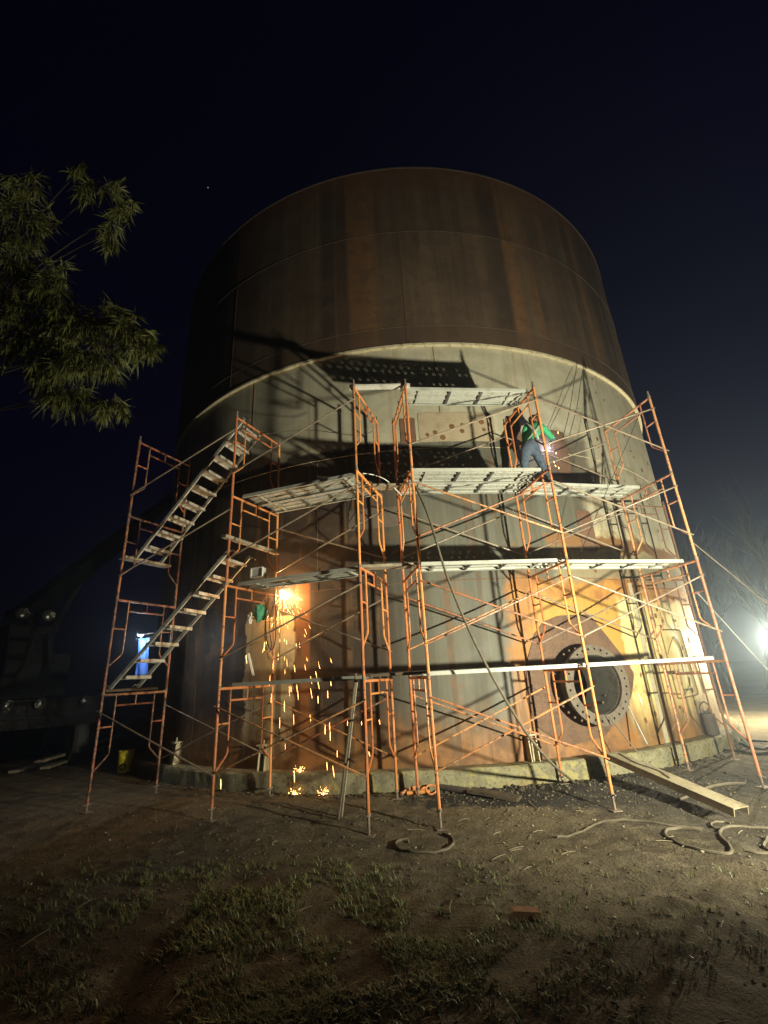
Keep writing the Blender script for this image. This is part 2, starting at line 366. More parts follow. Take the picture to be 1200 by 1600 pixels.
def soil():
    t = NT('bare_soil'); g = t.gen()
    a = t.noise(g, 0.55, 6, 0.62); b = t.noise(g, 4.5, 6, 0.7); f = t.noise(g, 38, 4, 0.7)
    c = t.mix(t.sm(a, 0.38, 0.62), (0.185, 0.145, 0.080), (0.095, 0.072, 0.042))
    c = t.mix(t.sm(b, 0.42, 0.7), c, (0.235, 0.190, 0.112))
    c = t.mix(t.sm(f, 0.55, 0.72), c, (0.055, 0.045, 0.030))
    c = t.mix(t.sm(t.vor(g, 26), 0.16, 0.06), c, (0.19, 0.16, 0.11))
    # oily black soil in front of the flange
    sep = t.n('ShaderNodeSeparateXYZ'); t.set(sep.inputs[0], g)
    dx = t.math('DIVIDE', t.math('SUBTRACT', sep.outputs[0], 2.9), 2.9); dy = t.math('DIVIDE', t.math('SUBTRACT', sep.outputs[1], 7.6), 0.75)
    r = t.math('ADD', t.math('MULTIPLY', dx, dx), t.math('MULTIPLY', dy, dy))
    r = t.math('ADD', r, t.math('MULTIPLY', t.math('SUBTRACT', b, 0.5), 2.2))
    c = t.mix(t.sm(r, 1.1, 0.75), c, t.mix(t.sm(f, 0.5, 0.65), (0.022, 0.02, 0.018), (0.05, 0.043, 0.034)))
    # darker soil patch towards the right
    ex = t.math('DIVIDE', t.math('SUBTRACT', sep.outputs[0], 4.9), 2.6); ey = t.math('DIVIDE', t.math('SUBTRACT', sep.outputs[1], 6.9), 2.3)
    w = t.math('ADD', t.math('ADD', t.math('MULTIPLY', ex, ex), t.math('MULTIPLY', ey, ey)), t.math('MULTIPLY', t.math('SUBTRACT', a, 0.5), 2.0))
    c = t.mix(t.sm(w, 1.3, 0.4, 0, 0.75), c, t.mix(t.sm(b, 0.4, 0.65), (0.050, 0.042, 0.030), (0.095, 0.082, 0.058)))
    t.bump(t.math('ADD', t.math('MULTIPLY', b, 1.2), t.math('MULTIPLY', f, 0.6)), 1.0, 0.07)
    return t.fin(c, 0.92)
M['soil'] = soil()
def leafmat(name, a, b, rough=0.55):
    t = NT(name); g = t.gen()
    c = t.mix(t.noise(g, 9, 3), a, b); t.p.inputs['Subsurface Weight'].default_value = 0.0
    return t.fin(c, rough)
M['leaf'] = leafmat('bamboo_leaf', (0.21, 0.215, 0.055), (0.08, 0.095, 0.026))
M['grass'] = leafmat('grass_blade', (0.17, 0.24, 0.075), (0.25, 0.23, 0.10), 0.45)
M['twig'] = leafmat('bare_twig', (0.075, 0.068, 0.055), (0.05, 0.045, 0.038), 0.9)

# ------------------------------------------------------------------ floodlights
LAMP = V((4.8, 2.8, 1.40))
def floodlight(label, pos, aim, power, angle, blend, mast, group='lit floodlights', size=0.09, col=(1.0, 0.90, 0.70)):
    t = thing('floodlight', label, 'floodlight', (pos.x, pos.y, 0), 0, group)
    d = (aim-pos).normalized(); x = d.cross(V((0,0,1))).normalized(); u = x.cross(d)
    R = Matrix((x, d, u)).transposed(); P = V((0, 0, pos.z))
    h = MB().box(P-d*0.075, (0.34, 0.10, 0.26), R)
    for k in range(6): h.box(P-d*0.145+x*(-0.125+0.05*k), (0.012, 0.05, 0.22), R)
    h.build('housing', M['pipe_dark'], t, False)
    fm = MB()
    for sx, sz, ax, az in ((0, 0.125, 0.34, 0.02), (0, -0.125, 0.34, 0.02), (0.16, 0, 0.02, 0.23), (-0.16, 0, 0.02, 0.23)):
        fm.box(P+d*0.0+x*sx+u*sz, (ax, 0.07, az), R)
    fm.build('bezel', M['grey'], t, False)
    MB().box(P-d*0.015, (0.29, 0.012, 0.22), R).build('lens', M['flood'], t, False)
    MB().tube([P+x*0.19, P+x*0.19-V((0,0,0.2)), P-x*0.19-V((0,0,0.2)), P-x*0.19], 0.012).build('bracket', M['jack'], t)
    MB().tube([(0,0,mast), (0,0,pos.z-0.2)], 0.02).build('mast', M['jack'], t)
    for k in range(3):
        a = 2*pi*k/3+0.4
        MB().tube([(0,0,mast+0.45), (0.45*cos(a), 0.45*sin(a), 0.03)], 0.014).build('leg', M['jack'], t)
    li = bpy.data.lights.new('floodlight_beam', 'SPOT'); li.energy = power; li.spot_size = angle; li.spot_blend = blend
    li.shadow_soft_size = size; li.color = col
    lo = bpy.data.objects.new('floodlight_beam', li); COL.objects.link(lo); lo.parent = t
    lo.matrix_local = Matrix.Translation(P+d*0.09) @ Matrix((x, u, -d)).transposed().to_4x4()
    return t
floodlight('tripod floodlight standing to the right, lighting the scaffold from the front', LAMP, V((2.7, 8.9, 4.5)), 4000, radians(150), 1.0, 0.25, col=(1.0, 0.95, 0.70))
L2P = atd(1206, 989, 17.0)
def bulb_lamp(pos, power):
    t = thing('mast_lamp', 'bright bare lamp on a mast beyond the right side of the tank', 'lamp', (pos.x, pos.y, 0), 0)
    P = V((0, 0, pos.z))
    MB().tube([(0.10, 0, 0), (0.10, 0, pos.z+0.25)], 0.025, 8).build('mast', M['jack'], t)
    MB().tube([(0.10, 0, pos.z+0.22), (0.05, 0, pos.z+0.24), (0, 0, pos.z+0.20)], 0.014, 6).build('arm', M['jack'], t)
    MB().lathe([(0.035, 0.06), (0.04, 0.10), (0.03, 0.18), (0.01, 0.20)], 12, P).build('socket', M['pipe_dark'], t)
    MB().lathe([(0.004, -0.07), (0.03, -0.05), (0.042, -0.01), (0.035, 0.035), (0.025, 0.07)], 16, P).build('bulb', M['flood'], t)
    li = bpy.data.lights.new('lamp_glow', 'POINT'); li.energy = power; li.shadow_soft_size = 0.08; li.color = (1.0, 0.90, 0.63)
    lo = bpy.data.objects.new('lamp_glow', li); COL.objects.link(lo); lo.parent = t; lo.location = (0, -0.02, pos.z-0.18)
bulb_lamp(L2P, 2300)

# ------------------------------------------------------------------ ground
def gz(x, y):
    z = 0.12*max(0.0, min(1.0, (y-6.3)/1.3))
    a = max(0.0, min(1.0, (5.8-y)/1.5))
    n = noise.noise(V((x*1.3, y*1.3, 3.1)))*0.018+noise.noise(V((x*4.1, y*4.1, 9.3)))*0.014+noise.noise(V((x*9, y*9, 1.3)))*0.011
    n += a*(noise.noise(V((x*0.9, y*0.9, 7.7)))*0.045+noise.noise(V((x*5, y*5, 4.4)))*0.022)
    # a shallow rut in the grass at the left
    n -= a*0.10*math.exp(-((x+1.75+0.12*sin(y*2))/0.14)**2)
    return z+n*(1 if hypot(x, y) < 25 else 0.3)
def axis(lo, hi, fine0, fine1, st):
    out = []; x = fine0
    while x <= fine1: out.append(x); x += st
    g, x = st, fine0
    while x > lo: g *= 1.25; x -= g; out.insert(0, x)
    g, x = st, out[-1]
    while x < hi: g *= 1.25; x += g; out.append(x)
    return out
xs = axis(-260, 260, -7.5, 8.5, 0.065); ys = axis(-60, 320, 0.9, 9.5, 0.05)
gm = MB(); gm.v = [(x, y, gz(x, y)) for y in ys for x in xs]; nx = len(xs)
gm.f = [(j*nx+i, j*nx+i+1, (j+1)*nx+i+1, (j+1)*nx+i) for j in range(len(ys)-1) for i in range(nx-1)]
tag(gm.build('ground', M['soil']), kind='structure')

# ------------------------------------------------------------------ tank
def cyl_grid(R, z0, z1, nt, nz, hole=None, s_of=None):
    b = MB(); b.uv = []
    for i in range(nz+1):
        z = z0+(z1-z0)*i/nz
        for j in range(nt+1):
            th = -pi+2*pi*j/nt
            b.v.append((R*sin(th), -R*cos(th), z)); b.uv.append((TR*th, z))
    for i in range(nz):
        for j in range(nt):
            if hole:
                th = -pi+2*pi*(j+.5)/nt; z = z0+(z1-z0)*(i+.5)/nz
                if hypot(TR*th-hole[0], z-hole[1]) < hole[2]: continue
            a = i*(nt+1)+j; b.f.append((a, a+1, a+nt+2, a+nt+1))
    return b
Z_BASE = 0.40
Z_S1 = tk(950, 905)[1]; Z_RIM = 8.52; Z_BAND = 9.02; Z_SEAM = 11.88; Z_TOP = 14.12; Z_S2 = 6.02
FS, FZ = tk(932, 1069, 0.32); FS *= 1.0
tank = thing('storage_tank', 'huge cylindrical steel tank, rusty brown above and pale below', 'tank', TC)
cyl_grid(TR, Z_BASE-0.15, Z_S1, 560, 30, (FS, FZ, 0.50)).build('shell_course', M['shell'], tank)
cyl_grid(TR+0.003, Z_S1, Z_S2, 240, 10).build('shell_course', M['shell'], tank)
cyl_grid(TR, Z_S2, Z_RIM+0.1, 240, 10).build('shell_course', M['shell'], tank)
cyl_grid(TR+0.055, Z_RIM+0.02, Z_SEAM, 240, 14).build('upper_shell_course', M['shell_up'], tank)
cyl_grid(TR+0.052, Z_SEAM, Z_TOP, 240, 12).build('upper_shell_course', M['shell_up'], tank)
def ring(R0, R1, z0, z1, name, mat, n=240):
    b = MB(); pr = [(R0, z0), (R1, z0), (R1, z1), (R0, z1)]
    for r, z in pr:
        for j in range(n): th = 2*pi*j/n; b.v.append((r*sin(th), -r*cos(th), z))
    for i in range(4):
        for j in range(n): b.f.append((i*n+j, ((i+1) % 4)*n+j, ((i+1) % 4)*n+(j+1) % n, i*n+(j+1) % n))
    o = b.build(name, mat, tank); return o
tag(ring(TR-0.02, TR+0.075, Z_RIM-0.03, Z_RIM+0.02, 'rim_ring', M['bracket']), 'bright pale ring under the brown upper shell')
ring(TR+0.02, TR+0.066, Z_TOP-0.01, Z_TOP+0.03, 'top_angle', M['seam_dark'])
def bead(pts, r, name, mat, parent=tank):
    return MB().tube(pts, r, 6).build(name, mat, parent)
for z, dr, mt in ((Z_S1, 0.004, 'weldscar'), (Z_S2, 0.003, 'bracket'), (Z_BAND, 0.058, 'seam_dark'), (Z_SEAM, 0.058, 'seam_dark')):
    bead([wall(TR*radians(a), z+0.006*noise.noise(V((a*.7, z, 0))), dr, True) for a in range(-115, 116)], 0.007, 'weld_seam', M[mt])
for s, z0, z1, dr in ((-5.2, Z_BASE, Z_S1, 0), (-0.55, Z_BASE, Z_S1, 0), (1.9, Z_S1, Z_S2, .003), (-2.2, Z_S1, Z_S2, .003), (5.6, Z_S1, Z_S2, .003),
                      (0.4, Z_S2, Z_RIM, 0), (-3.9, Z_S2, Z_RIM, 0), (-0.15, Z_RIM+.03, Z_SEAM, .055), (5.0, Z_RIM+.03, Z_SEAM, .055), (-4.7, Z_RIM+.03, Z_SEAM, .055), (2.6, Z_SEAM, Z_TOP, .052), (-2.2, Z_SEAM, Z_TOP, .052)):
    bead([wall(s, z0+(z1-z0)*k/12, dr, True) for k in range(13)], 0.009, 'weld_seam', M['weldscar' if dr < .05 else 'seam_dark'])
def resample(pts, n):
    L = [0]
    for i in range(len(pts)): a, b = pts[i], pts[(i+1) % len(pts)]; L.append(L[-1]+hypot(b[0]-a[0], b[1]-a[1]))
    out = []
    for k in range(n):
        d = L[-1]*k/n; i = max(j for j in range(len(pts)) if L[j] <= d+1e-9)
        f = (d-L[i])/max(L[i+1]-L[i], 1e-9); a, b = pts[i], pts[(i+1) % len(pts)]
        out.append((a[0]+(b[0]-a[0])*f, a[1]+(b[1]-a[1])*f))
    return out
def plate(name, s0, s1, z0, z1, mat, th=0.012, rad=0.0, parent=tank, label=None, n=10):
    """a curved plate lying on the wall, rounded corners"""
    out = []
    if rad:
        for cx, cz, a0 in ((s1-rad, z1-rad, 0), (s0+rad, z1-rad, 90), (s0+rad, z0+rad, 180), (s1-rad, z0+rad, 270)):
            for k in range(6): a = radians(a0+18*k); out.append((cx+rad*cos(a), cz+rad*sin(a)))
    else: out = [(s1, z1), ((s0+s1)/2, z1), (s0, z1), (s0, z0), ((s0+s1)/2, z0), (s1, z0)]
    if max(s1-s0, z1-z0) > 0.25: out = resample(out, 48)
    return poly_plate(name, out, mat, th, parent, label)
def poly_plate(name, out, mat, th=0.012, parent=tank, label=None, hole=None):
    n = len(out); b = MB(); cs = sum(p[0] for p in out)/n; cz = sum(p[1] for p in out)/n
    if hole: inner = [(hole[0]+hole[2]*cos(atan2(p[1]-hole[1], p[0]-hole[0])), hole[1]+hole[2]*sin(atan2(p[1]-hole[1], p[0]-hole[0]))) for p in out]
    else: inner = [(cs, cz)]*n
    K = 4; fr = [0.0]+[k/K for k in range(K+1)]
    for k, f in enumerate(fr):
        for p, q in zip(out, inner):
            b.v.append(tuple(wall(p[0]+(q[0]-p[0])*f*0.999, p[1]+(q[1]-p[1])*f*0.999, -0.01 if k == 0 else th, True)))
    for k in range(len(fr)-1):
        for j in range(n): b.f.append((k*n+j, k*n+(j+1) % n, (k+1)*n+(j+1) % n, (k+1)*n+j))
    o = b.build(name, mat, parent)
    if label: o['label'] = label
    return o
# flanged nozzle with its reinforcing pad
padpx = [(835,990),(848,972),(872,962),(920,960),(968,1020),(990,1052),(986,1088),(945,1150),(885,1167),(838,1135),(822,1090),(822,1035)]
pad = poly_plate('reinforcing_pad', resample([tk(*p) for p in padpx], 72), M['primer'], 0.016, tank, 'brown octagonal reinforcing plate around the nozzle', (FS, FZ, 0.49))
th0 = FS/TR; ax = V((sin(th0), -cos(th0), 0)); tx = V((cos(th0), sin(th0), 0)); tz = V((0, 0, 1))
FC = ax*TR+tz*FZ
NR = Matrix((tx, tz, ax)).transposed()
def pipe(r0, r1, d0, d1, name, mat, parent, n=48):
    b = MB()
    for r, d in ((r0, d0), (r1, d0), (r1, d1), (r0, d1)):
        for j in range(n): a = 2*pi*j/n; b.v.append(tuple(FC+NR@V((r*cos(a), r*sin(a), d))))
    for i in range(4):
        for j in range(n): b.f.append((i*n+j, i*n+(j+1) % n, ((i+1) % 4)*n+(j+1) % n, ((i+1) % 4)*n+j))
    return b.build(name, mat, parent)
nozzle = pipe(0.47, 0.49, -0.5, 0.30, 'nozzle_neck', worn('nozzle_steel', (0.26, 0.25, 0.22), (0.15, 0.12, 0.09), 0.6, 5, 0.5), tank)
fb = MB(); NH = 28; RO, RI = 0.635, 0.472
for h in range(NH):
    a0, a1 = 2*pi*h/NH, 2*pi*(h+1)/NH; am = (a0+a1)/2; rm = (RO+RI)/2+0.012
    bd = [(RI, a0), (rm, a0), (RO, a0), (RO, am), (RO, a1), (rm, a1), (RI, a1), (RI, am)]
    hc = V((rm*cos(am), rm*sin(am)))
    ring8 = []
    for r, a in bd:
        p = V((r*cos(a), r*sin(a))); d = (p-hc).normalized(); ring8.append((p, hc+d*0.021))
    vs = []
    for dz in (0.36, 0.30):
        vs += [FC+NR@V((p.x, p.y, dz)) for p, q in ring8]+[FC+NR@V((q.x, q.y, dz)) for p, q in ring8]
    fs = []
    for k in range(8):
        k2 = (k+1) % 8
        fs += [(k, k2, 8+k2, 8+k), (16+k2, 16+k, 24+k, 24+k2), (8+k, 8+k2, 24+k2, 24+k)]
        if k in (2, 3, 6, 7): fs.append((k2, k, 16+k, 16+k2))
    fb.add(vs, fs)
fb.build('flange_ring', M['flange'], nozzle)
# welded patch plates on the wall
def pxplate(name, x0, y0, x1, y1, mat, th=0.012, rad=0.0, label=None):
    a = tk(x0, y0); b = tk(x1, y1); return plate(name, min(a[0], b[0]), max(a[0], b[0]), min(a[1], b[1]), max(a[1], b[1]), mat, th, rad, tank, label)
pxplate('patch_plate', 624, 655, 651, 692, M['rust'], 0.014, 0.02, 'small brown square patch above the scaffold deck')
pxplate('patch_plate', 788, 650, 818, 702, M['rust'], 0.014, 0.10, 'round-cornered brown patch beside the welder')
pxplate('patch_plate', 858, 672, 894, 742, M['primer'], 0.014, 0.05, 'purplish brown patch where the welder works')
pxplate('patch_plate', 652, 646, 776, 690, worn('tan_plate', (0.44, 0.36, 0.24), (0.33, 0.26, 0.17), 0.7, 4, 0.5), 0.010, 0.02, 'tan patch with a row of rust spots')
pxplate('patch_plate', 898, 796, 935, 862, M['rust'], 0.012, 0.08)
pxplate('patch_plate', 545, 830, 628, 790, worn('dull_plate', (0.17, 0.14, 0.11), (0.11, 0.09, 0.07), 0.75, 4, 0.5), 0.010, 0.02)
for k, (x, y) in enumerate(((668,680),(680,676),(706,667),(722,664),(722,674),(752,660),(756,672),(765,664),(692,684))):
    s, z = tk(x, y); r = 0.035+0.02*((k*7) % 3)/2
    plate('burn_spot', s-r, s+r, z-r, z+r, M['weldscar'], 0.018, r*0.95)
# vertical lap strip right of the flange
s0, _ = tk(996, 1000); s1, _ = tk(1016, 1000)
sa = tk(1004, 1000)[0]
plate('lap_strip', sa-0.06, sa+0.06, Z_BASE, Z_S1-0.05, worn('lap_strip_paint', (0.44, 0.40, 0.28), (0.32, 0.26, 0.16), 0.65, 5, 0.5), 0.02)
bead([wall(sa+0.30, Z_BASE+(Z_S1-Z_BASE-.1)*k/12, 0.004, True) for k in range(13)], 0.012, 'weld_seam', M['weldscar'])
def scar(pts, name='weld_outline', r=0.016):
    b = MB(); P = [wall(*tk(*p), 0.004, True) for p in pts]; b.tube(P, r, 5); return b.build(name, M['weldscar'], tank)
def rpx(pts, rad=3):
    out = []; n = len(pts)
    for i in range(n):
        p = V(pts[i]); a = V(pts[i-1]); c = V(pts[(i+1) % n])
        out += [tuple(p+(a-p).normalized()*rad), tuple(p+((a-p).normalized()+(c-p).normalized())*rad*0.3), tuple(p+(c-p).normalized()*rad)]
    return out+[out[0]]
scar(rpx([(1031,984),(1062,984),(1091,1085),(1059,1092)]))
scar(rpx([(1082,1026),(1100,1023),(1113,1075),(1101,1083)]))
scar(spline([(1043,1022),(1047,1008),(1053,995),(1063,1012),(1070,1035)], 4), r=0.007)
scar(spline([(1077,1058),(1078,1068),(1073,1080),(1066,1088)], 4), r=0.006)
scar(spline([(1020,998),(1028,1004),(1034,1016)], 4), r=0.006)
scar([(992,981),(1030,977),(1060,979),(1096,981)], 'scratch_line', 0.004)
# illegible chalk marks
for k in range(11):
    x = 1043+k*2.7; y = 930+k*0.55
    scar([(x, y), (x+1.2, y+4+(k*5 % 4)), (x+2.0+(k % 2), y+1+(k % 3))], 'chalk_mark', 0.005)
for k, (x, y) in enumerate(((1022,940),(1026,952),(1024,962),(1044,956),(1055,970),(1002,985),(1008,1000),(1015,1013),(1062,1105),(1067,1110),(1086,1098),(1050,1088),(1058,1088),(1082,1078),(1012,1084),(1076,1000),(1090,1008),(1098,1013),(1015,790),(1000,760),(985,705),(990,715),(975,680),(1003,735),(1035,845),(1028,830),(1012,725))):
    s, z = tk(x, y); w = 0.016+0.012*(k % 3); h = 0.03+0.03*((k*5) % 4)/3
    plate('rust_scab', s-w, s+w, z-h, z+h, M['weldscar'], 0.010, w*0.9)
# anchor chairs at the foot of the wall
def anchor(px, py, label):
    s, z = tk(px, py, 0.1); th = s/TR
    B = V((TR*sin(th), -TR*cos(th), Z_BASE)); o = V((sin(th), -cos(th), 0)); t_ = V((cos(th), sin(th), 0)); u = V((0,0,1))
    b = MB()
    for sgn in (-1, 1):
        c = B+t_*sgn*0.065
        q = [c-o*0.01, c+o*0.17, c+o*0.13+u*0.36, c-o*0.01+u*0.40]; w = t_*0.007
        b.add([p-w for p in q]+[p+w for p in q], [(3,2,1,0),(4,5,6,7),(0,1,5,4),(1,2,6,5),(2,3,7,6),(3,0,4,7)])
    b.box(B+o*0.075+u*0.385, (0.2, 0.19, 0.02), Matrix((t_, o, u)).transposed())
    b.tube([B+o*0.09, B+o*0.09+u*0.47], 0.014, 6)
    ob = b.build('anchor_chair', M['bracket'], tank, False); ob['label'] = label
anchor(411, 1190, 'pale anchor chair under the cutting sparks'); anchor(834, 1180, 'pale anchor chair beside the flange'); anchor(273, 1185, 'pale anchor chair at the dark left foot of the tank')

# concrete ring under the tank
fd = thing('concrete_foundation', 'stained concrete ring foundation under the steel tank', 'foundation', TC)
fbm = MB(); n = 900
prof = [(TR-0.35, -0.2), (TR+0.31, -0.2), (TR+0.305, 0.15), (TR+0.30, 0.27), (TR+0.295, Z_BASE-0.03), (TR+0.265, Z_BASE), (TR-0.35, Z_BASE)]
for i, (r, z) in enumerate(prof):
    for j in range(n):
        th = 2*pi*j/n; rr = r+(0.03*noise.noise(V((th*40, z*3, 0)))+0.022*noise.noise(V((th*140, z*7, 2))) if 0 < i < 6 else 0)
        fbm.v.append((rr*sin(th), -rr*cos(th), z+(0.012*noise.noise(V((th*60, 1, r))) if i in (4, 5) else 0)))
for i in range(6):
    for j in range(n): fbm.f.append((i*n+j, i*n+(j+1) % n, (i+1)*n+(j+1) % n, (i+1)*n+j))
fbm.build('ring_wall', M['concrete'], fd)

# ------------------------------------------------------------------ scaffold frames
FH, FW_ = 1.524, 1.22
JACK = 0.235
OUT = [V((-4.66, 7.82)), V((-2.55, 7.14)), V((-0.39, 6.42)), V((0.47, 6.47)), V((2.69, 6.74)), V((4.95, 7.24))]
INN = [V((-4.24, 8.78)), V((-2.04, 8.26)), V((0.0, 7.72)), V((0.25, 7.76)), V((2.43, 8.12)), V((4.60, 8.67))]
DIR = [(b-a).normalized() for a, b in zip(OUT, INN)]
def fr_pt(c, t, z): p = OUT[c]+DIR[c]*t; return V((p.x, p.y, z))
def ztop(k): return JACK+FH*k           # top of tier k (1..4)
B_IN = 0.24
fm = {}
def leg_mesh(x):
    return MB().tube([(x,0,0.0), (x,0,FH)], 0.0215, 8)
def rail_path(x0, sg):
    x = x0+sg*B_IN
    pts = [(x,0,1.50), (x,0,0.66)]
    for k in range(1, 5): a = radians(12*k); pts.append((x-sg*0.10*(1-cos(a)), 0, 0.66-0.10*sin(a)))
    pts.append((x0, 0, 0.40)); return pts
MATS = ['orange_rusty', 'orange', 'orange', 'orange', 'orange', 'orange_old']
for mn in set(MATS):
    mt = M[mn]
    fm[mn] = [('leg', leg_mesh(0).mesh('leg', mt)), ('leg', leg_mesh(FW_).mesh('leg', mt)),
        ('top_bar', MB().tube([(0,0,1.50), (FW_,0,1.50)], 0.0205, 8).mesh('top_bar', mt)),
        ('lower_bar', MB().tube([(B_IN,0,1.33), (FW_-B_IN,0,1.33)], 0.0150, 6).mesh('lower_bar', mt)),
        ('stub', MB().tube([(FW_/2,0,1.33), (FW_/2,0,1.50)], 0.0125, 6).mesh('stub', mt)),
        ('ladder_rail', MB().tube(rail_path(0, 1), 0.0140, 6).mesh('ladder_rail', mt)),
        ('ladder_rail', MB().tube(rail_path(FW_, -1), 0.0140, 6).mesh('ladder_rail', mt)),
        ('rung', MB().tube([(0,0,1.02), (B_IN,0,1.02)], 0.0135, 6).mesh('rung', mt)),
        ('rung', MB().tube([(FW_,0,1.02), (FW_-B_IN,0,1.02)], 0.0135, 6).mesh('rung', mt)),
        ('coupling_pin', MB().tube([(0,0,FH-0.02), (0,0,FH+0.02), (0,0,FH+0.022), (0,0,FH+0.11)], [0.027,0.027,0.016,0.016], 8).mesh('coupling_pin', M['jack'])),
        ('coupling_pin', MB().tube([(FW_,0,FH-0.02), (FW_,0,FH+0.02), (FW_,0,FH+0.022), (FW_,0,FH+0.11)], [0.027,0.027,0.016,0.016], 8).mesh('coupling_pin', M['jack']))]
COLN = ['in the leftmost column, left of the stairs', 'in the second column, right of the stairs', 'in the left column of the close middle pair',
        'in the right column of the close middle pair', 'in the column before the pipe flange', 'in the rightmost column at the tank edge']
TIER = ['bottom', 'second-tier', 'third-tier', 'topmost']
for c in range(6):
    d = DIR[c]; rz = atan2(d.y, d.x)
    for k in range(4):
        t = thing('tubular_scaffold', f'{TIER[k]} orange scaffold frame {COLN[c]}', 'scaffold', (OUT[c].x, OUT[c].y, JACK+FH*k), rz, 'stacked orange scaffold frames')
        t.rotation_euler = (random.uniform(-.003, .003), random.uniform(-.003, .003), rz)
        for nm, me in fm[MATS[c]]: link(nm, me, t)
    for side, tt in (('outer', 0), ('inner', FW_)):
        p = fr_pt(c, tt, 0); g = gz(p.x, p.y)
        j = thing('base_jack', f'steel screw jack under the {side} leg {COLN[c]}', 'base jack', (p.x, p.y, g), rz, 'screw jacks under the scaffold legs')
        MB().box((0,0,0.004), (0.13,0.13,0.008)).build('base_plate', M['jack'], j, False)
        MB().tube([(0,0,0.008), (0,0,JACK-g+0.05)], 0.0165, 8).build('screw', M['jack'], j)
        b = MB().tube([(0,0,JACK-g-0.028), (0,0,JACK-g-0.001)], 0.030, 8); b.box((0,0,JACK-g-0.015), (0.14,0.018,0.012)); b.build('collar_nut', M['jack'], j)

SIDE0 = INN[5]+V((0.06, 0.03)); SIDE1 = V((5.62, 8.98)); sd_dir = (SIDE1-SIDE0).normalized(); srz = atan2(sd_dir.y, sd_dir.x)
MR = M['side_rust'] = worn('brown_rusted_paint', (0.20, 0.105, 0.06), (0.10, 0.06, 0.04), 0.7, 8, 0.6)
for k in range(3):
    t = thing('tubular_scaffold', f'{TIER[k]} brown scaffold frame standing sideways against the right tank edge', 'scaffold', (SIDE0.x, SIDE0.y, JACK+FH*k), srz, 'stacked orange scaffold frames')
    for nm, me in fm['orange_old']:
        me2 = me.copy(); me2.materials.clear(); me2.materials.append(MR); link(nm, me2, t)
for lb, tt in (('near', 0.0), ('far', FW_)):
    p = SIDE0+sd_dir*tt; g = gz(p.x, p.y)
    j = thing('base_jack', f'steel screw jack under the {lb} leg of the brown sideways frames', 'base jack', (p.x, p.y, g), srz, 'screw jacks under the scaffold legs')
    MB().box((0,0,0.004), (0.12,0.12,0.008)).build('base_plate', M['jack'], j, False)
    MB().tube([(0,0,0.008), (0,0,JACK-g+0.05)], 0.0165, 8).build('screw', M['jack'], j)
    MB().tube([(0,0,JACK-g-0.028), (0,0,JACK-g-0.001)], 0.030, 8).build('collar_nut', M['jack'], j)

# cross braces: a pair of pinned tubes on a face of a bay
BAYN = {(0,1): 'stair bay on the left', (1,2): 'second bay above the sparks', (3,4): 'bay left of the flange', (4,5): 'bay right of the flange'}
def brace(c0, c1, k, side, zinc=False, only=None, label=None):
    tt = -0.035 if side == 'outer' else FW_+0.035
    zb = JACK+FH*k
    a, b = fr_pt(c0, tt, 0), fr_pt(c1, tt, 0); d = (b-a).normalized(); nrm = V((-d.y, d.x, 0))*(0.014 if side == 'outer' else -0.014)
    lo, hi = zb+0.40, zb+1.26
    o = thing('cross_brace', f'{TIER[k]} {side} cross brace of the {BAYN[(c0, c1)]}', 'cross brace', (a.x, a.y, lo), 0, 'scaffold cross braces')
    base = V((a.x, a.y, lo)); m_ = M['brace_zinc' if zinc else 'brace']
    def tb(p, q, sg):
        p = p-base+nrm*sg; q = q-base+nrm*sg
        u = (q-p).normalized(); MB().tube([p-u*0.03, p+u*0.05, p+u*0.06, q-u*0.06, q-u*0.05, q+u*0.03], [0.010,0.010,0.0135,0.0135,0.010,0.010], 6).build('brace_tube', m_, o)
    if only != 'down': tb(V((a.x, a.y, lo)), V((b.x, b.y, hi)), 1)
    if only != 'up': tb(V((a.x, a.y, hi)), V((b.x, b.y, lo)), -1)
    if not only:
        mid = (a+b)/2+V((0,0,(lo+hi)/2))-base; mid.z = (lo+hi)/2-lo
        MB().tube([mid-nrm*2.2, mid+nrm*2.2], 0.014, 6).build('pivot_bolt', M['jack'], o)
for k in range(4):
    brace(3, 4, k, 'outer', k == 3, 'up' if k == 3 else None); brace(1, 2, k, 'outer', k > 0, 'up' if k > 0 else None)
    if k < 3: brace(3, 4, k, 'inner', k > 1); brace(1, 2, k, 'inner', k > 0)
    if k > 0: brace(4, 5, k, 'outer', True); brace(4, 5, k, 'inner', True)
brace(3, 4, 3, 'inner', True, 'up')
brace(0, 1, 0, 'inner', True); brace(0, 1, 3, 'outer', True, 'up'); brace(0, 1, 2, 'outer', True, 'up'); brace(0, 1, 0, 'outer', True, 'down')

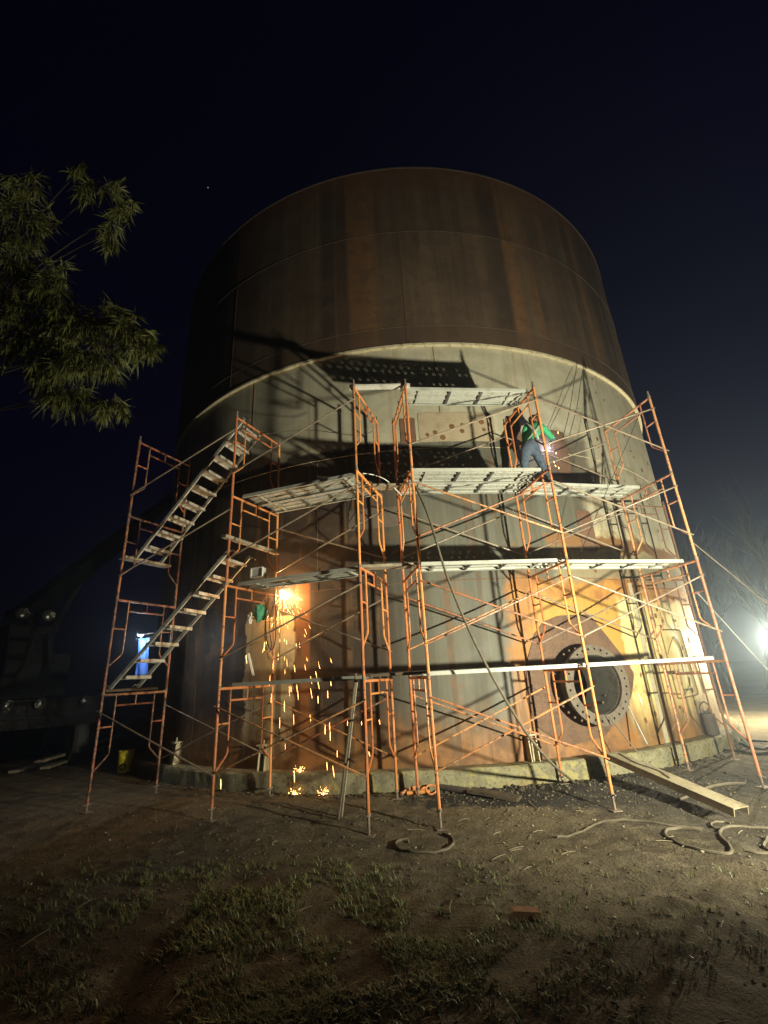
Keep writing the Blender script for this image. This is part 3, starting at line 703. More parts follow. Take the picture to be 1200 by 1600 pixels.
# ------------------------------------------------------------------ metal planks
PW = 0.46
def plank_parts(L, perforated=True):
    b = MB(); xsn = [0.0]; ysn = [0.0]
    nh = int(L/0.105)
    for i in range(nh):
        x = L*(i+.5)/nh; xsn += [x-0.010, x+0.010]
    xsn.append(L)
    for i in range(5): y = PW*(i+.5)/5; ysn += [y-0.009, y+0.009]
    ysn.append(PW)
    for y in ysn:
        for x in xsn: b.v.append((x, y-PW/2, 0))
    w = len(xsn)
    for j in range(len(ysn)-1):
        for i in range(w-1):
            if i % 2 == 1 and j % 2 == 1: continue
            b.f.append((j*w+i, j*w+i+1, (j+1)*w+i+1, (j+1)*w+i))
    parts = [('deck', b.mesh('deck', M['zinc'], False))]
    for sg in (-1, 1):
        r = MB().box((L/2, sg*(PW/2+0.002), -0.022), (L, 0.004, 0.052)).box((L/2, sg*(PW/2-0.016), -0.046), (L, 0.032, 0.004))
        parts.append(('side_rail', r.mesh('side_rail', M['zinc'], False)))
    for y in (-0.075, 0.075):
        parts.append(('rib', MB().box((L/2, y, -0.012), (L-0.04, 0.03, 0.018)).mesh('rib', M['zinc'], False)))
    for f in (0.12, 0.37, 0.63, 0.88):
        parts.append(('stiffener', MB().box((L*f, 0, -0.030), (0.045, PW-0.03, 0.014)).mesh('stiffener', M['zinc_dark'] if f in (0.37, 0.63) else M['zinc'], False)))
    for x, sg in ((0, -1), (L, 1)):
        for y in (-0.17, 0.17):
            h = MB().tube([(x-sg*0.03, y, -0.012), (x+sg*0.035, y, -0.010), (x+sg*0.062, y, -0.024), (x+sg*0.066, y, -0.055)], 0.010, 6)
            parts.append(('hook', h.mesh('hook', M['jack'])))
    return parts
def place_plank(name, label, cat, a, b, parts, L, group, mat=None):
    d = (b-a); ex = d.normalized(); ey = V((0,0,1)).cross(ex).normalized(); ez = ex.cross(ey)
    st = a+(d-ex*L)/2
    t = thing(name, label, cat, st, 0, group)
    t.matrix_world = Matrix.Translation(st) @ Matrix((ex, ey, ez)).transposed().to_4x4()
    for nm, me in parts: link(nm, me, t)
    return t
PP = {}
def plank(c0, c1, k, t0, label, t1=None):
    t1 = t0 if t1 is None else t1; z = ztop(k)+0.044
    a, b = fr_pt(c0, t0, z), fr_pt(c1, t1, z); L = round((b-a).length-0.07, 2)
    if L not in PP: PP[L] = plank_parts(L)
    place_plank('scaffold_plank', label, 'scaffold plank', a, b, PP[L], L, 'galvanised scaffold planks')
plank(3, 4, 1, 0.36, 'lowest galvanised plank left of the flange'); plank(4, 5, 1, 0.40, 'lowest galvanised plank crossing in front of the flange')
plank(3, 4, 2, 0.36, 'galvanised plank on the second level, left of the flange column'); plank(4, 5, 2, 0.44, 'galvanised plank on the second level, above the flange')
plank(3, 4, 3, 0.36, 'outer plank of the deck the welder stands on'); plank(3, 4, 3, 0.86, 'inner plank of the deck the welder stands on')
plank(4, 5, 3, 0.92, 'galvanised plank on the third level, right of the welder')
plank(3, 4, 4, 0.36, 'topmost galvanised plank, above the welder deck')
plank(1, 2, 3, 0.42, 'outer plank of the third-level deck in the second bay'); plank(1, 2, 3, 0.90, 'inner plank of the third-level deck in the second bay')
plank(1, 2, 2, 0.42, 'galvanised plank just above the cutting sparks'); plank(1, 2, 1, 0.42, 'lowest plank in the second bay, under the sparks')
plank(1, 2, 1, 0.90, 'lowest inner plank in the second bay, against the tank')

# wooden boards bridging gaps
def board(name, a, b, w, h, mat, label, cat='board', group='loose boards on the scaffold'):
    a, b = V(a), V(b); d = b-a; t = thing(name, label, cat, a, 0, group)
    n = 8; bm_ = MB(); ex = d.normalized(); ey = V((0,0,1)).cross(ex).normalized(); ez = ex.cross(ey)
    for i in range(n+1):
        f = i/n; p = d*f+ez*(0.004*noise.noise(V((f*5, a.x, a.y)))); jw = w/2*(1+0.05*noise.noise(V((f*9, a.y, 3))))
        for sy, sz in ((-1,-1), (1,-1), (1,1), (-1,1)): bm_.v.append(tuple(p+ey*sy*jw+ez*sz*h/2))
    for i in range(n):
        for j in range(4): bm_.f.append((i*4+j, i*4+(j+1) % 4, (i+1)*4+(j+1) % 4, (i+1)*4+j))
    bm_.f += [(3,2,1,0), (n*4, n*4+1, n*4+2, n*4+3)]
    bm_.build('plank_board', mat, t, False); return t
def lvl(k): return ztop(k)+0.04
e = V((0.10, 0, 0))
board('timber_board', fr_pt(2, 0.30, lvl(2))-e, fr_pt(3, 0.30, lvl(2))+e*0.2, 0.20, 0.04, M['wood'], 'short pale board bridging the middle pair at the second level')
board('timber_board', fr_pt(2, 0.55, lvl(1))-e, fr_pt(3, 0.55, lvl(1))+e, 0.22, 0.04, M['wood_dark'], 'short dark board bridging the middle pair at the lowest level')
board('timber_board', fr_pt(2, 0.85, lvl(3))-e, fr_pt(3, 0.85, lvl(3))+e, 0.20, 0.035, M['wood'], 'short board bridging the middle pair at the third level')
board('timber_board', fr_pt(2, 0.10, lvl(4))-e, fr_pt(3, 0.10, lvl(4))+e, 0.12, 0.03, M['white'], 'thin pale batten across the top of the middle pair')

# ------------------------------------------------------------------ stairs in the left bay
U01 = (V((OUT[1].x, OUT[1].y, 0))-V((OUT[0].x, OUT[0].y, 0))).normalized(); N01 = V((-U01.y, U01.x, 0))
O0 = V((OUT[0].x, OUT[0].y, 0))
def stairs(u0, z0, u1, z1, off, nt, label):
    base = O0+U01*u0+N01*off+V((0,0,z0)); t = thing('stair_flight', label, 'stairs', base, 0, 'metal stair flights')
    d = U01*(u1-u0)+V((0,0,z1-z0)); Wd = 0.56
    for sg in (0, 1):
        p = N01*Wd*sg
        MB().beam(p-d*0.02, p+d*1.02, 0.028, 0.055, N01.cross(d)).build('stringer', M['tread'], t, False)
    R = Matrix((U01, N01, V((0,0,1)))).transposed()
    for i in range(nt):
        f = (i+0.6)/nt; c = d*f+N01*Wd/2
        b = MB().box(c, (0.215, Wd-0.03, 0.012), R).box(c-U01*0.10-V((0,0,0.02)), (0.012, Wd-0.03, 0.05), R).box(c+U01*0.10-V((0,0,0.02)), (0.012, Wd-0.03, 0.05), R)
        b.build('tread', M['tread'], t, False)
    for i, f in enumerate((0.0, 1.0)):
        for sg in (0, 1):
            p = d*f+N01*Wd*sg; q = U01*(0.10 if f else -0.10)
            MB().tube([p, p+q+V((0,0,0.02)), p+q*1.6-V((0,0,0.03))], 0.013, 6).build('hook', M['jack'], t)
stairs(0.16, 4.06, 2.22, 6.34, 0.16, 9, 'upper metal stair flight climbing to the right in the left bay')
stairs(-0.02, 1.86, 2.08, 3.86, 0.16, 8, 'lower metal stair flight climbing to the right in the left bay')
def tube_thing(name, pts, r, mat, label, cat, group=None, n=6):
    o = MB().tube(pts, r, n).build(name, mat, None, True, V(pts[0])); return tag(o, label, cat, group)
board('landing_board', O0+U01*-0.05+N01*0.02+V((0,0,4.02)), O0+U01*0.10+N01*0.95+V((0,0,4.02)), 0.20, 0.04, M['wood'], 'weathered landing board at the foot of the upper stairs')
pA, pB = aty(350, 830, 7.0), aty(441, 863, 7.9)
board('landing_board', fr_pt(1, -0.10, 4.05)+V((-.02,0,0)), fr_pt(1, 1.25, 4.05), 0.10, 0.05, M['wood'], 'pale timber across the second column below the third level')
board('landing_board', O0+U01*-0.06+N01*0.02+V((0,0,1.80)), O0+U01*0.10+N01*0.95+V((0,0,1.80)), 0.20, 0.04, M['wood_dark'], 'dark landing board at the foot of the lower stairs')

# ------------------------------------------------------------------ welder on the third deck
def person():
    base = V((2.83, 7.83, ztop(3)+0.046))
    t = thing('person', 'worker in green shirt and jeans, leaning over to weld on the deck', 'person', base, 0)
    # local: +y towards the tank, +x right
    J = {'pel': (0.0, 0, 0.86), 'waist': (0.05, 0.02, 1.00), 'chest': (0.14, 0.07, 1.20), 'neckb': (0.21, 0.13, 1.40), 'neck': (0.235, 0.165, 1.46), 'head': (0.255, 0.20, 1.55), 'crown': (0.265, 0.22, 1.67),
         'hipl': (-0.10, 0, 0.82), 'kneel': (-0.15, 0.05, 0.45), 'anklel': (-0.17, -0.03, 0.09), 'toel': (-0.19, 0.15, 0.045),
         'hipr': (0.10, 0, 0.82), 'kneer': (0.22, 0.06, 0.46), 'ankler': (0.30, -0.03, 0.09), 'toer': (0.35, 0.14, 0.045),
         'shl': (0.03, 0.10, 1.36), 'ell': (0.00, 0.26, 1.12), 'wrl': (0.20, 0.42, 1.08),
         'shr': (0.37, 0.09, 1.33), 'elr': (0.56, 0.18, 1.12), 'wrr': (0.62, 0.42, 1.20)}
    R = {'pel': .155, 'waist': .140, 'chest': .165, 'neckb': .10, 'neck': .055, 'head': .082, 'crown': .05, 'hipl': .105, 'kneel': .072, 'anklel': .052, 'toel': .042,
         'hipr': .105, 'kneer': .072, 'ankler': .052, 'toer': .042, 'shl': .075, 'ell': .052, 'wrl': .036, 'shr': .075, 'elr': .052, 'wrr': .036}
    E_ = [('pel','waist'),('waist','chest'),('chest','neckb'),('neckb','neck'),('neck','head'),('head','crown'),('pel','hipl'),('hipl','kneel'),('kneel','anklel'),('anklel','toel'),
          ('pel','hipr'),('hipr','kneer'),('kneer','ankler'),('ankler','toer'),('neckb','shl'),('shl','ell'),('ell','wrl'),('neckb','shr'),('shr','elr'),('elr','wrr')]
    # hands: palm and fingers curled round the torch
    for h, sg in (('l', 1), ('r', -1)):
        w = V(J['wr'+h]); dirn = (w-V(J['el'+h])).normalized(); side = dirn.cross(V((0,0,1))).normalized()
        J['palm'+h] = tuple(w+dirn*0.06); R['palm'+h] = 0.034; E_.append(('wr'+h, 'palm'+h))
        up_ = side.cross(dirn)
        for i in range(4):
            o = side*(-0.030+0.02*i); ln = (0.030, 0.036, 0.034, 0.026)[i]
            ks = [f'f{h}{i}{q}' for q in range(3)]
            J[ks[0]] = tuple(w+dirn*0.095+o); J[ks[1]] = tuple(w+dirn*(0.10+ln)+o-up_*0.012); J[ks[2]] = tuple(w+dirn*(0.10+ln*0.9)+o-up_*0.045)
            for q in ks: R[q] = 0.0095
            E_ += [('palm'+h, ks[0]), (ks[0], ks[1]), (ks[1], ks[2])]
        ks = [f't{h}0', f't{h}1']; J[ks[0]] = tuple(w+dirn*0.05+side*0.042*sg-up_*0.01); J[ks[1]] = tuple(w+dirn*0.09+side*0.045*sg-up_*0.035)
        for q in ks: R[q] = 0.0105
        E_ += [('palm'+h, ks[0]), (ks[0], ks[1])]
    names = list(J); me = bpy.data.meshes.new('body')
    me.from_pydata([J[k] for k in names], [(names.index(a), names.index(b)) for a, b in E_], [])
    o = bpy.data.objects.new('body', me); COL.objects.link(o)
    sk = o.modifiers.new('skin', 'SKIN'); sub = o.modifiers.new('sub', 'SUBSURF'); sub.levels = 2; sub.render_levels = 2
    for i, k in enumerate(names):
        sv = me.skin_vertices[0].data[i]; r = R[k]
        sv.radius = (r, r*0.72) if k in ('pel', 'waist', 'chest') else (r, r); sv.use_root = (k == 'pel')
    dg = bpy.context.evaluated_depsgraph_get(); me2 = bpy.data.meshes.new_from_object(o.evaluated_get(dg)); o.modifiers.clear(); o.data = me2
    me2.name = 'body'; o.parent = t
    me2.materials.clear()
    for k in ('denim', 'vest', 'skin', 'black'): me2.materials.append(M[k])
    wl, wr = V(J['wrl']), V(J['wrr'])
    for p in me2.polygons:
        c = p.center; p.use_smooth = True
        i = 0 if c.z < 0.98+0.25*c.x else 1
        if c.z < 0.10: i = 3
        if c.z > 1.455 and c.x > 0.12: i = 2
        if (c.y > 0.43 and c.z > 0.9): i = 2
        p.material_index = i
    # crumple cloth a little
    for v in me2.vertices:
        if v.co.z < 1.43: v.co += v.normal*(0.012*noise.noise(v.co*13)+0.010*noise.noise(V((v.co.x*22, v.co.y*22, v.co.z*34))))
    hd = V(J['head'])
    # face looks at the wall: nose, eyes, ears
    f = MB(); fd_ = V((0.25, 0.95, -0.1)).normalized(); sd = fd_.cross(V((0,0,1))).normalized()
    f.tube([hd+fd_*0.075+V((0,0,0.02)), hd+fd_*0.105-V((0,0,0.015)), hd+fd_*0.08-V((0,0,0.025))], [0.008,0.014,0.008], 6)
    for sg in (-1, 1): f.lathe([(0.004,-0.008), (0.022,0), (0.004,0.008)], 8, hd+sd*sg*0.083, Matrix((fd_, V((0,0,1)), sd)).transposed())
    f.build('ears_and_nose', M['skin'], t)
    cp = MB(); Rc = Matrix((sd, fd_, sd.cross(fd_))).transposed()
    cp.lathe([(0.102,0.0), (0.103,0.03), (0.092,0.07), (0.06,0.098), (0.012,0.108)], 16, hd+V((0,0,0.025)), Rc)
    cp.box(hd+fd_*0.135+V((0,0,0.025)), (0.15, 0.10, 0.010), Rc); cp.build('cap', M['black'], t)
    # face shield
    sh = MB(); vs = []
    for i in range(7):
        a = radians(-60+20*i); 
        for zz in (-0.13, 0.04): vs.append(hd+Rc@V((0.118*sin(a), 0.118*cos(a), zz)))
    sh.add(vs, [(2*i, 2*i+2, 2*i+3, 2*i+1) for i in range(6)]); sh.build('face_shield', M['machine_dark'], t)
    # harness straps crossing the back
    def strap(pts):
        b = MB(); pts = spline(pts, 5)
        for i in range(len(pts)-1): b.beam(pts[i], pts[i+1]+(pts[i+1]-pts[i])*0.1, 0.045, 0.006, (0.1,-1,0.1))
        return b.build('harness_strap', M['strap'], t, False)
    strap([(-0.03,-0.075,0.98), (0.08,-0.082,1.10), (0.20,-0.062,1.24), (0.31,0.0,1.38), (0.33,0.09,1.425)])
    strap([(0.17,-0.070,1.00), (0.15,-0.082,1.10), (0.10,-0.070,1.24), (0.06,0.0,1.38), (0.08,0.09,1.43)])
    b = MB(); 
    for i in range(24):
        a0, a1 = 2*pi*i/24, 2*pi*(i+1)/24
        q = lambda a: V((0.045+0.152*cos(a), 0.015+0.118*sin(a), 0.985+0.035*cos(a)))
        b.beam(q(a0), q(a1), 0.010, 0.045, (0,0,1))
    b.build('belt', M['black'], t, False)
    # torch in the right hand
    hr = V(J['wrr'])+V((0,0.09,0)); to = MB().tube([hr-V((0.04,0.08,0.04)), hr, hr+V((0.03,0.07,0.02))], 0.012, 6)
    to.tube([hr+V((0.03,0.07,0.02)), hr+V((0.045,0.16,0.0))], 0.004, 5); tor = to.build('welding_torch', M['jack'], None, True, base*0)
    tor.location = base; tag(tor, 'welding torch in the hand of the worker on the deck', 'torch')
    return base+hr+V((0.05, 0.19, 0.0))
ARC = person()
ar = thing('welding_arc', 'bluish white welding arc on the patch plate beside the worker', 'welding arc', ARC)
MB().lathe([(0.001,-0.012), (0.012,0), (0.001,0.012)], 8).build('arc_core', M['arc'], ar)
al = bpy.data.lights.new('arc_glow', 'POINT'); al.energy = 9; al.color = (0.78, 0.70, 1.0); al.shadow_soft_size = 0.02
ao = bpy.data.objects.new('arc_glow', al); COL.objects.link(ao); ao.parent = ar; ao.location = (0.0, -0.03, 0.02)

# ------------------------------------------------------------------ cutting sparks at the left
SPK = wall(*tk(441, 926, 0.12), 0.12)
cs = thing('cutting_flame', 'glowing cutting flame under the plank, source of the sparks', 'flame', SPK)
MB().lathe([(0.002,-0.07), (0.036,-0.02), (0.045,0.015), (0.002,0.06)], 10).build('flame_core', M['spark_hot'], cs)
pl = bpy.data.lights.new('flame_glow', 'POINT'); pl.energy = 62; pl.color = (1.0, 0.50, 0.16); pl.shadow_soft_size = 0.05
po = bpy.data.objects.new('flame_glow', pl); COL.objects.link(po); po.parent = cs; po.location = (0.03, -0.10, -0.10)
rs = random.Random(3)
def sliver(b, p, d, L, r): b.tube([p-d*L/2, p, p+d*L/2], [r*0.4, r, r*0.5], 5)
sp = MB()
for i in range(120):
    t_ = rs.random()**2.0*0.80; a = rs.uniform(-0.5, 1.35); v0 = rs.uniform(0.3, 2.0)
    vx, vy, vz = v0*sin(a)*0.9, -rs.uniform(0, 0.9), rs.uniform(-0.8, 0.35)
    p = SPK+V((vx*t_, vy*t_, vz*t_-4.9*t_*t_*0.75)); 
    if p.z < 0.2: continue
    d = V((vx, vy, vz-7.3*t_)).normalized(); sliver(sp, p, d, rs.uniform(0.04, 0.10)*(0.6+1.6*t_), rs.uniform(0.0009, 0.0017))
for x, y, L in ((345,1225,.12),(512,1085,.1),(508,1140,.12),(511,1197,.1),(527,1178,.08),(460,1213,.14),(516,1150,.12),(521,1205,.14),(497,1093,.1),(515,1135,.10),(543,1130,.06),(565,1130,.05),(517,1068,.07),(593,1128,.06),(577,1178,.06),(385,1030,.12),(413,1010,.12)):
    p = aty(x, y, 7.75); sliver(sp, p, V((rs.uniform(-.05, .2), 0, -1)).normalized(), L*1.1, 0.002)
for i in range(110):
    a = rs.uniform(-0.9, 1.5); q_ = rs.random()**1.3; d = V((sin(a)*0.8+0.25, -rs.uniform(0, 0.5), -cos(a)*rs.uniform(0.5, 1.0))).normalized()
    p = SPK+d*(0.05+0.42*q_)+V((0, 0, -0.15*q_*q_)); sliver(sp, p, (d+V((0, 0, -0.6*q_))).normalized(), rs.uniform(0.03, 0.11), rs.uniform(0.0008, 0.0014))
tag(sp.build('sparks', M['spark']), 'shower of orange sparks falling from the cutting flame', 'sparks', None, 'stuff')
sg_ = MB()
for cx, cy in ((475, 1231), (520, 1229), (485, 1197)):
    c = atz(cx, cy, 0.16 if cy > 1200 else 0.43); fr_ = c-TC; fr_.z = 0
    if fr_.length < TR+0.36: q_ = TC+fr_.normalized()*(TR+(0.40 if cy > 1200 else 0.2)); c = V((q_.x, q_.y, c.z-0.02))
    for i in range(36):
        d = V((rs.gauss(0,1), rs.gauss(0,1), abs(rs.gauss(0,.8)))).normalized(); q = rs.random()**1.8*0.12
        sliver(sg_, c+d*q, d, rs.uniform(0.01, 0.035), rs.uniform(0.0012, 0.0028))
tag(sg_.build('landing_sparks', M['spark']), 'sparks bouncing on the ground at the tank foot', 'sparks', None, 'stuff')
aw = MB()
for x, y in ((872,676),(869,708),(866,722),(868,728),(873,731),(879,757),(884,761),(890,760),(896,762),(910,762)):
    p = aty(x, y, 8.15 if y < 740 else 7.95); sliver(aw, p, V((rs.uniform(-.2, .3), 0, -1)).normalized(), 0.04, 0.004)
tag(aw.build('welding_spatter', M['spark']), 'small sparks below the welding arc', 'sparks', None, 'stuff')

# ------------------------------------------------------------------ small things on the scaffold
def lamp_box(loc, rz, label):
    t = thing('work_lamp', label, 'work lamp', loc, rz)
    MB().box((0, 0, 0.13), (0.20, 0.10, 0.16)).box((0, 0.06, 0.13), (0.14, 0.04, 0.11)).build('housing', M['grey'], t, False)
    b = MB()
    for x, z, w, h in ((0,0.205,0.22,0.015), (0,0.055,0.22,0.015), (0.105,0.13,0.015,0.14), (-0.105,0.13,0.015,0.14)): b.box((x,-0.06,z), (w,0.03,h))
    b.build('bezel', M['white'], t, False)
    MB().box((0,-0.053,0.13), (0.195,0.008,0.135)).build('lamp_glass', M['glass'], t, False)
    MB().tube([(0.125,0,0.13), (0.125,0,0.008), (-0.125,0,0.008), (-0.125,0,0.13)], 0.008, 6).build('bracket', M['jack'], t)
lamp_box(atz(404, 908, ztop(2)+0.052), radians(-18), 'grey square work lamp, unlit, on the plank above the sparks')
# green cloth bundle and white rag hanging from the frame
def crumple(name, c, r, mat, label, cat, seed, sq=(1,1,1), group=None):
    bm_ = bmesh.new(); bmesh.ops.create_icosphere(bm_, subdivisions=4, radius=1)
    for v in bm_.verts:
        q = v.co.copy(); k = 1+0.34*noise.noise(q*2.1+V((seed,0,0)))+0.22*abs(noise.noise(q*5.0+V((0,seed,0))))
        v.co = V((q.x*r*sq[0]*k, q.y*r*sq[1]*k, q.z*r*sq[2]*k))
    me = bpy.data.meshes.new(name); bm_.to_mesh(me); bm_.free(); me.materials.append(mat)
    me.polygons.foreach_set('use_smooth', [True]*len(me.polygons))
    return tag(link(name, me, None, c), label, cat, group)
GP = aty(406, 957, 8.05)
crumple('cloth_bundle', GP, 0.125, M['greencloth'], 'crumpled green cloth bundle hanging beside the sparks', 'cloth', 3, (0.9, 0.7, 1.1))
crumple('rag', aty(391, 966, 8.1), 0.07, M['white'], 'small white rag hanging left of the green cloth', 'rag', 8, (0.6, 0.5, 1.3))
tube_thing('rope', [GP+V((0,0,0.1)), fr_pt(1, 1.0, ztop(2)-0.02)], 0.006, M['white'], 'short cord tying the green cloth bundle to the frame', 'rope')
def hpx(pts, Y, n=6): return spline([aty(x, y, Y) for x, y in pts], n)
tube_thing('hose', hpx([(420,935),(415,965),(417,1000),(424,1015),(430,1000),(431,960),(428,930)], 8.0), 0.010, M['black'], 'black hose looped over the frame beside the sparks', 'hose')
tube_thing('hose', hpx([(428,940),(421,975),(424,1010),(418,1022),(421,1030)], 8.05), 0.009, M['hose_dark'], 'thin hose dangling beside the second column below the green cloth', 'hose')
tube_thing('timber_batten', [aty(388, 1021, 7.9), aty(396, 1056, 7.9)], 0.022, M['white'], 'short pale batten standing on the lowest plank by the cream patch', 'batten', n=4)
tube_thing('steel_tube', [atz(528, 1287, 0.01), aty(556, 1052, 6.55)], 0.017, M['hose'], 'slender pole leaning on the third column, left one of two', 'pole', 'leaning poles')
tube_thing('steel_tube', [atz(533, 1284, 0.01), aty(558, 1062, 6.58)], 0.014, M['wood'], 'slender pole leaning on the third column, right one of two', 'pole', 'leaning poles')
tube_thing('rope', spline([fr_pt(1, 0.6, 6.25), aty(480, 672, 7.8), aty(555, 680, 7.4), fr_pt(2, 0.9, 5.95)], 6), 0.006, M['hose_dark'], 'slack rope between the second and third columns near the top', 'rope')
tube_thing('rope', spline([fr_pt(2, 0.45, ztop(3)-.06), aty(566, 740, 7.0), aty(600, 748, 7.2), fr_pt(3, 0.9, ztop(3)-.1)], 6), 0.009, M['white'], 'pale rope slung between the close middle columns', 'rope')
tube_thing('cable', spline([fr_pt(2, 0.1, 4.75), aty(547, 790, 6.5), aty(545, 815, 6.5), fr_pt(2, 0.02, 4.2)], 6), 0.006, M['black'], 'thin cable looped beside the left middle column', 'cable')
# welding cables hanging from the rim
for (x0, y0, x1, y1), lb in (((902,566,878,690), 'left'), ((912,570,890,680), 'right')):
    a = wall(*tk(x0, y0, .08), .08); b = aty(x1, y1, 8.1)
    tube_thing('cable', spline([a, (a*2+b)/3+V((0,-.06,0)), (a+b*2)/3+V((0.02,-.05,0)), b], 5), 0.006, M['black'], f'thin black cable hanging from the rim above the welder, {lb} one', 'cable', 'cables from the rim')
# long hose from the deck down to the ground and away to the right
H = spline([fr_pt(3, 0.25, ztop(3)), aty(667, 800, 6.35), aty(700, 905, 6.2), aty(745, 1010, 6.2), aty(800, 1110, 6.3), aty(850, 1180, 6.45), atz(905, 1228, 0.05), atz(940, 1246, 0.03), atz(985, 1258, 0.025), atz(1040, 1255, 0.03), atz(1085, 1240, 0.12), atz(1110, 1229, 0.20), atz(1150, 1224, 0.14), atz(1180, 1228, 0.05), atz(1230, 1240, 0.03)], 8)
tube_thing('hose', H, 0.017, M['hose'], 'long dusty hose hanging from the deck and trailing along the ground', 'hose', n=8)
# guy line from the rightmost column
tube_thing('guy_rope', [fr_pt(5, -0.02, 3.55), atd(1250, 985, 9.5)], 0.009, M['hose'], 'taut pale guy rope from the rightmost column towards the floodlight', 'rope')
tube_thing('guy_rope', [fr_pt(5, 0.3, 3.0), atd(1230, 1080, 9.5)], 0.005, M['grey'], 'thin lower guy wire off the rightmost column', 'rope')
tube_thing('cable', [fr_pt(5, 0.30, 6.15), atz(905, 868, 3.6)], 0.005, M['black'], 'thin black cable slanting across the right side of the tank', 'cable')

# ------------------------------------------------------------------ things on the ground
def gp(x, y, dz=0.0):
    p = atz(x, y, 0.03)
    for _ in range(4): p = atz(x, y, gz(p.x, p.y)+dz)
    return p
def ghose(pts, r, mat, label, dz=0.012, n=6):
    return tube_thing('hose', [V((q.x, q.y, gz(q.x, q.y)+dz)) for q in spline([gp(x, y) for x, y in pts], n)], r, mat, label, 'hose', 'hoses lying on the ground')
ghose([(692,1304),(704,1309),(709,1318),(700,1328),(675,1334),(645,1333),(624,1328),(618,1321),(624,1315),(638,1312)], 0.014, M['hose'], 'hose curled at the foot of the right middle column')
ghose([(870,1310),(890,1308),(912,1300),(930,1289),(955,1284),(1000,1284),(1040,1290),(1100,1297)], 0.012, M['hose'], 'hose winding from the soil to the coil at right')
ghose([(1096,1299),(1060,1295),(1042,1299),(1042,1309),(1062,1320),(1090,1328),(1125,1335),(1143,1334),(1140,1322),(1126,1308),(1128,1298),(1150,1293),(1210,1297)], 0.015, M['hose'], 'large loose hose coil at the right edge of the soil')
ghose([(1200,1310),(1194,1325),(1205,1333),(1185,1335),(1168,1331)], 0.013, M['hose'], 'short hose bend at the right edge beyond the coil')
ghose([(1128,1296),(1114,1294),(1113,1288),(1130,1286),(1142,1288)], 0.011, M['hose'], 'small hose loop beside the large coil')
# pale channel beam leaning from the foundation to the ground
def channel():
    a = atz(955, 1176, Z_BASE+0.13); b = gp(1158, 1262, 0.17)
    t = thing('channel_beam', 'pale dusty steel channel beam lying from the foundation to the ground', 'beam', b)
    ex = (b-a).normalized(); ey = V((0,0,1)).cross(ex).normalized(); ez = ex.cross(ey)
    R = Matrix((ex, ey, ez)).transposed(); L = (b-a).length; c = (a-b)/2
    MB().box(c, (L, 0.24, 0.012), R).build('web', M['paleboard'], t, False)
    for sg in (-1, 1): MB().box(c+ey*sg*0.113-ez*0.043, (L-0.004, 0.012, 0.075), R).build('flange_lip', M['paleboard'], t, False)
    return a, b, ey, ez
cA, cB, cy_, cz_ = channel()
tube_thing('rope', [p+cz_*0.018 for p in spline([cA+(cB-cA)*0.05+cy_*0.05, cA+(cB-cA)*0.25-cy_*0.03, cA+(cB-cA)*0.42+cy_*0.02, cA+(cB-cA)*0.55-cy_*0.06], 6)], 0.008, M['hose_dark'], 'dark cord lying along the channel beam', 'rope')
bd_a, bd_b = gp(735, 1240), gp(812, 1252)
board('timber_board', bd_a+V((0,0,.05)), bd_b+V((0,0,.03)), 0.22, 0.04, M['wood_dark'], 'dark weathered board lying in front of the foundation', group='loose timber on the ground')
tube_thing('steel_pipe', [gp(648, 1231)+V((0,0,.06)), gp(735, 1243)+V((0,0,.05))], 0.045, M['pipe_dark'], 'dark pipe end lying beside the board at the foundation', 'pipe', n=12)
# orange couplers and short tubes in a heap
tube_thing('short_tube', [gp(627, 1244)+V((0,0,.03)), gp(650, 1234)+V((0,0,.07))], 0.022, M['orange_old'], 'short faded tube on the left of the orange scrap', 'tube', 'orange scrap tubes', 8)
tube_thing('short_tube', [gp(636, 1243)+V((0,0,.03)), gp(672, 1240)+V((0,0,.03))], 0.025, M['orange'], 'orange tube lying in the scrap at the middle columns', 'tube', 'orange scrap tubes', 8)
tube_thing('short_tube', [gp(645, 1239)+V((0,0,.06)), gp(668, 1236)+V((0,0,.05))], 0.028, M['orange'], 'upper orange tube of the scrap at the middle columns', 'tube', 'orange scrap tubes', 8)
q = gp(674, 1241); tube_thing('pipe_ring', [q+V((0.075*cos(a), 0.05*sin(a), 0.06+0.05*sin(a))) for a in [2*pi*k/16 for k in range(17)]], 0.014, M['orange'], 'orange ring clamp at the right of the orange scrap', 'clamp', n=6)
# brick
bq = gp(823, 1436); br = thing('brick', 'broken brick lying alone on the soil in the foreground', 'brick', bq, radians(-12))
MB().box((0,0,0.03), (0.19, 0.085, 0.06)).build('brick_block', M['brick'], br, False)
# yellow pail with a dark ring mark
yb = gp(194, 1206); pail = thing('pail', 'yellow plastic pail with a dark ring mark, below the stairs', 'pail', yb, radians(20))
MB().lathe([(0.135,0.0), (0.16,0.40), (0.17,0.40), (0.17,0.425), (0.15,0.425), (0.125,0.02)], 24).build('pail_body', M['yellow'], pail)
MB().tube([(0.165*cos(a), 0.165*sin(a)*0.9-0.02, 0.40-0.12*sin(a)) for a in [pi*k/12 for k in range(13)]], 0.006, 6).build('handle', M['jack'], pail)
MB().tube([V((0.055*cos(a)-0.02, -0.150, 0.12+0.055*sin(a))) for a in [2*pi*k/16 for k in range(17)]], 0.012, 6).build('ring_mark', M['black'], pail)
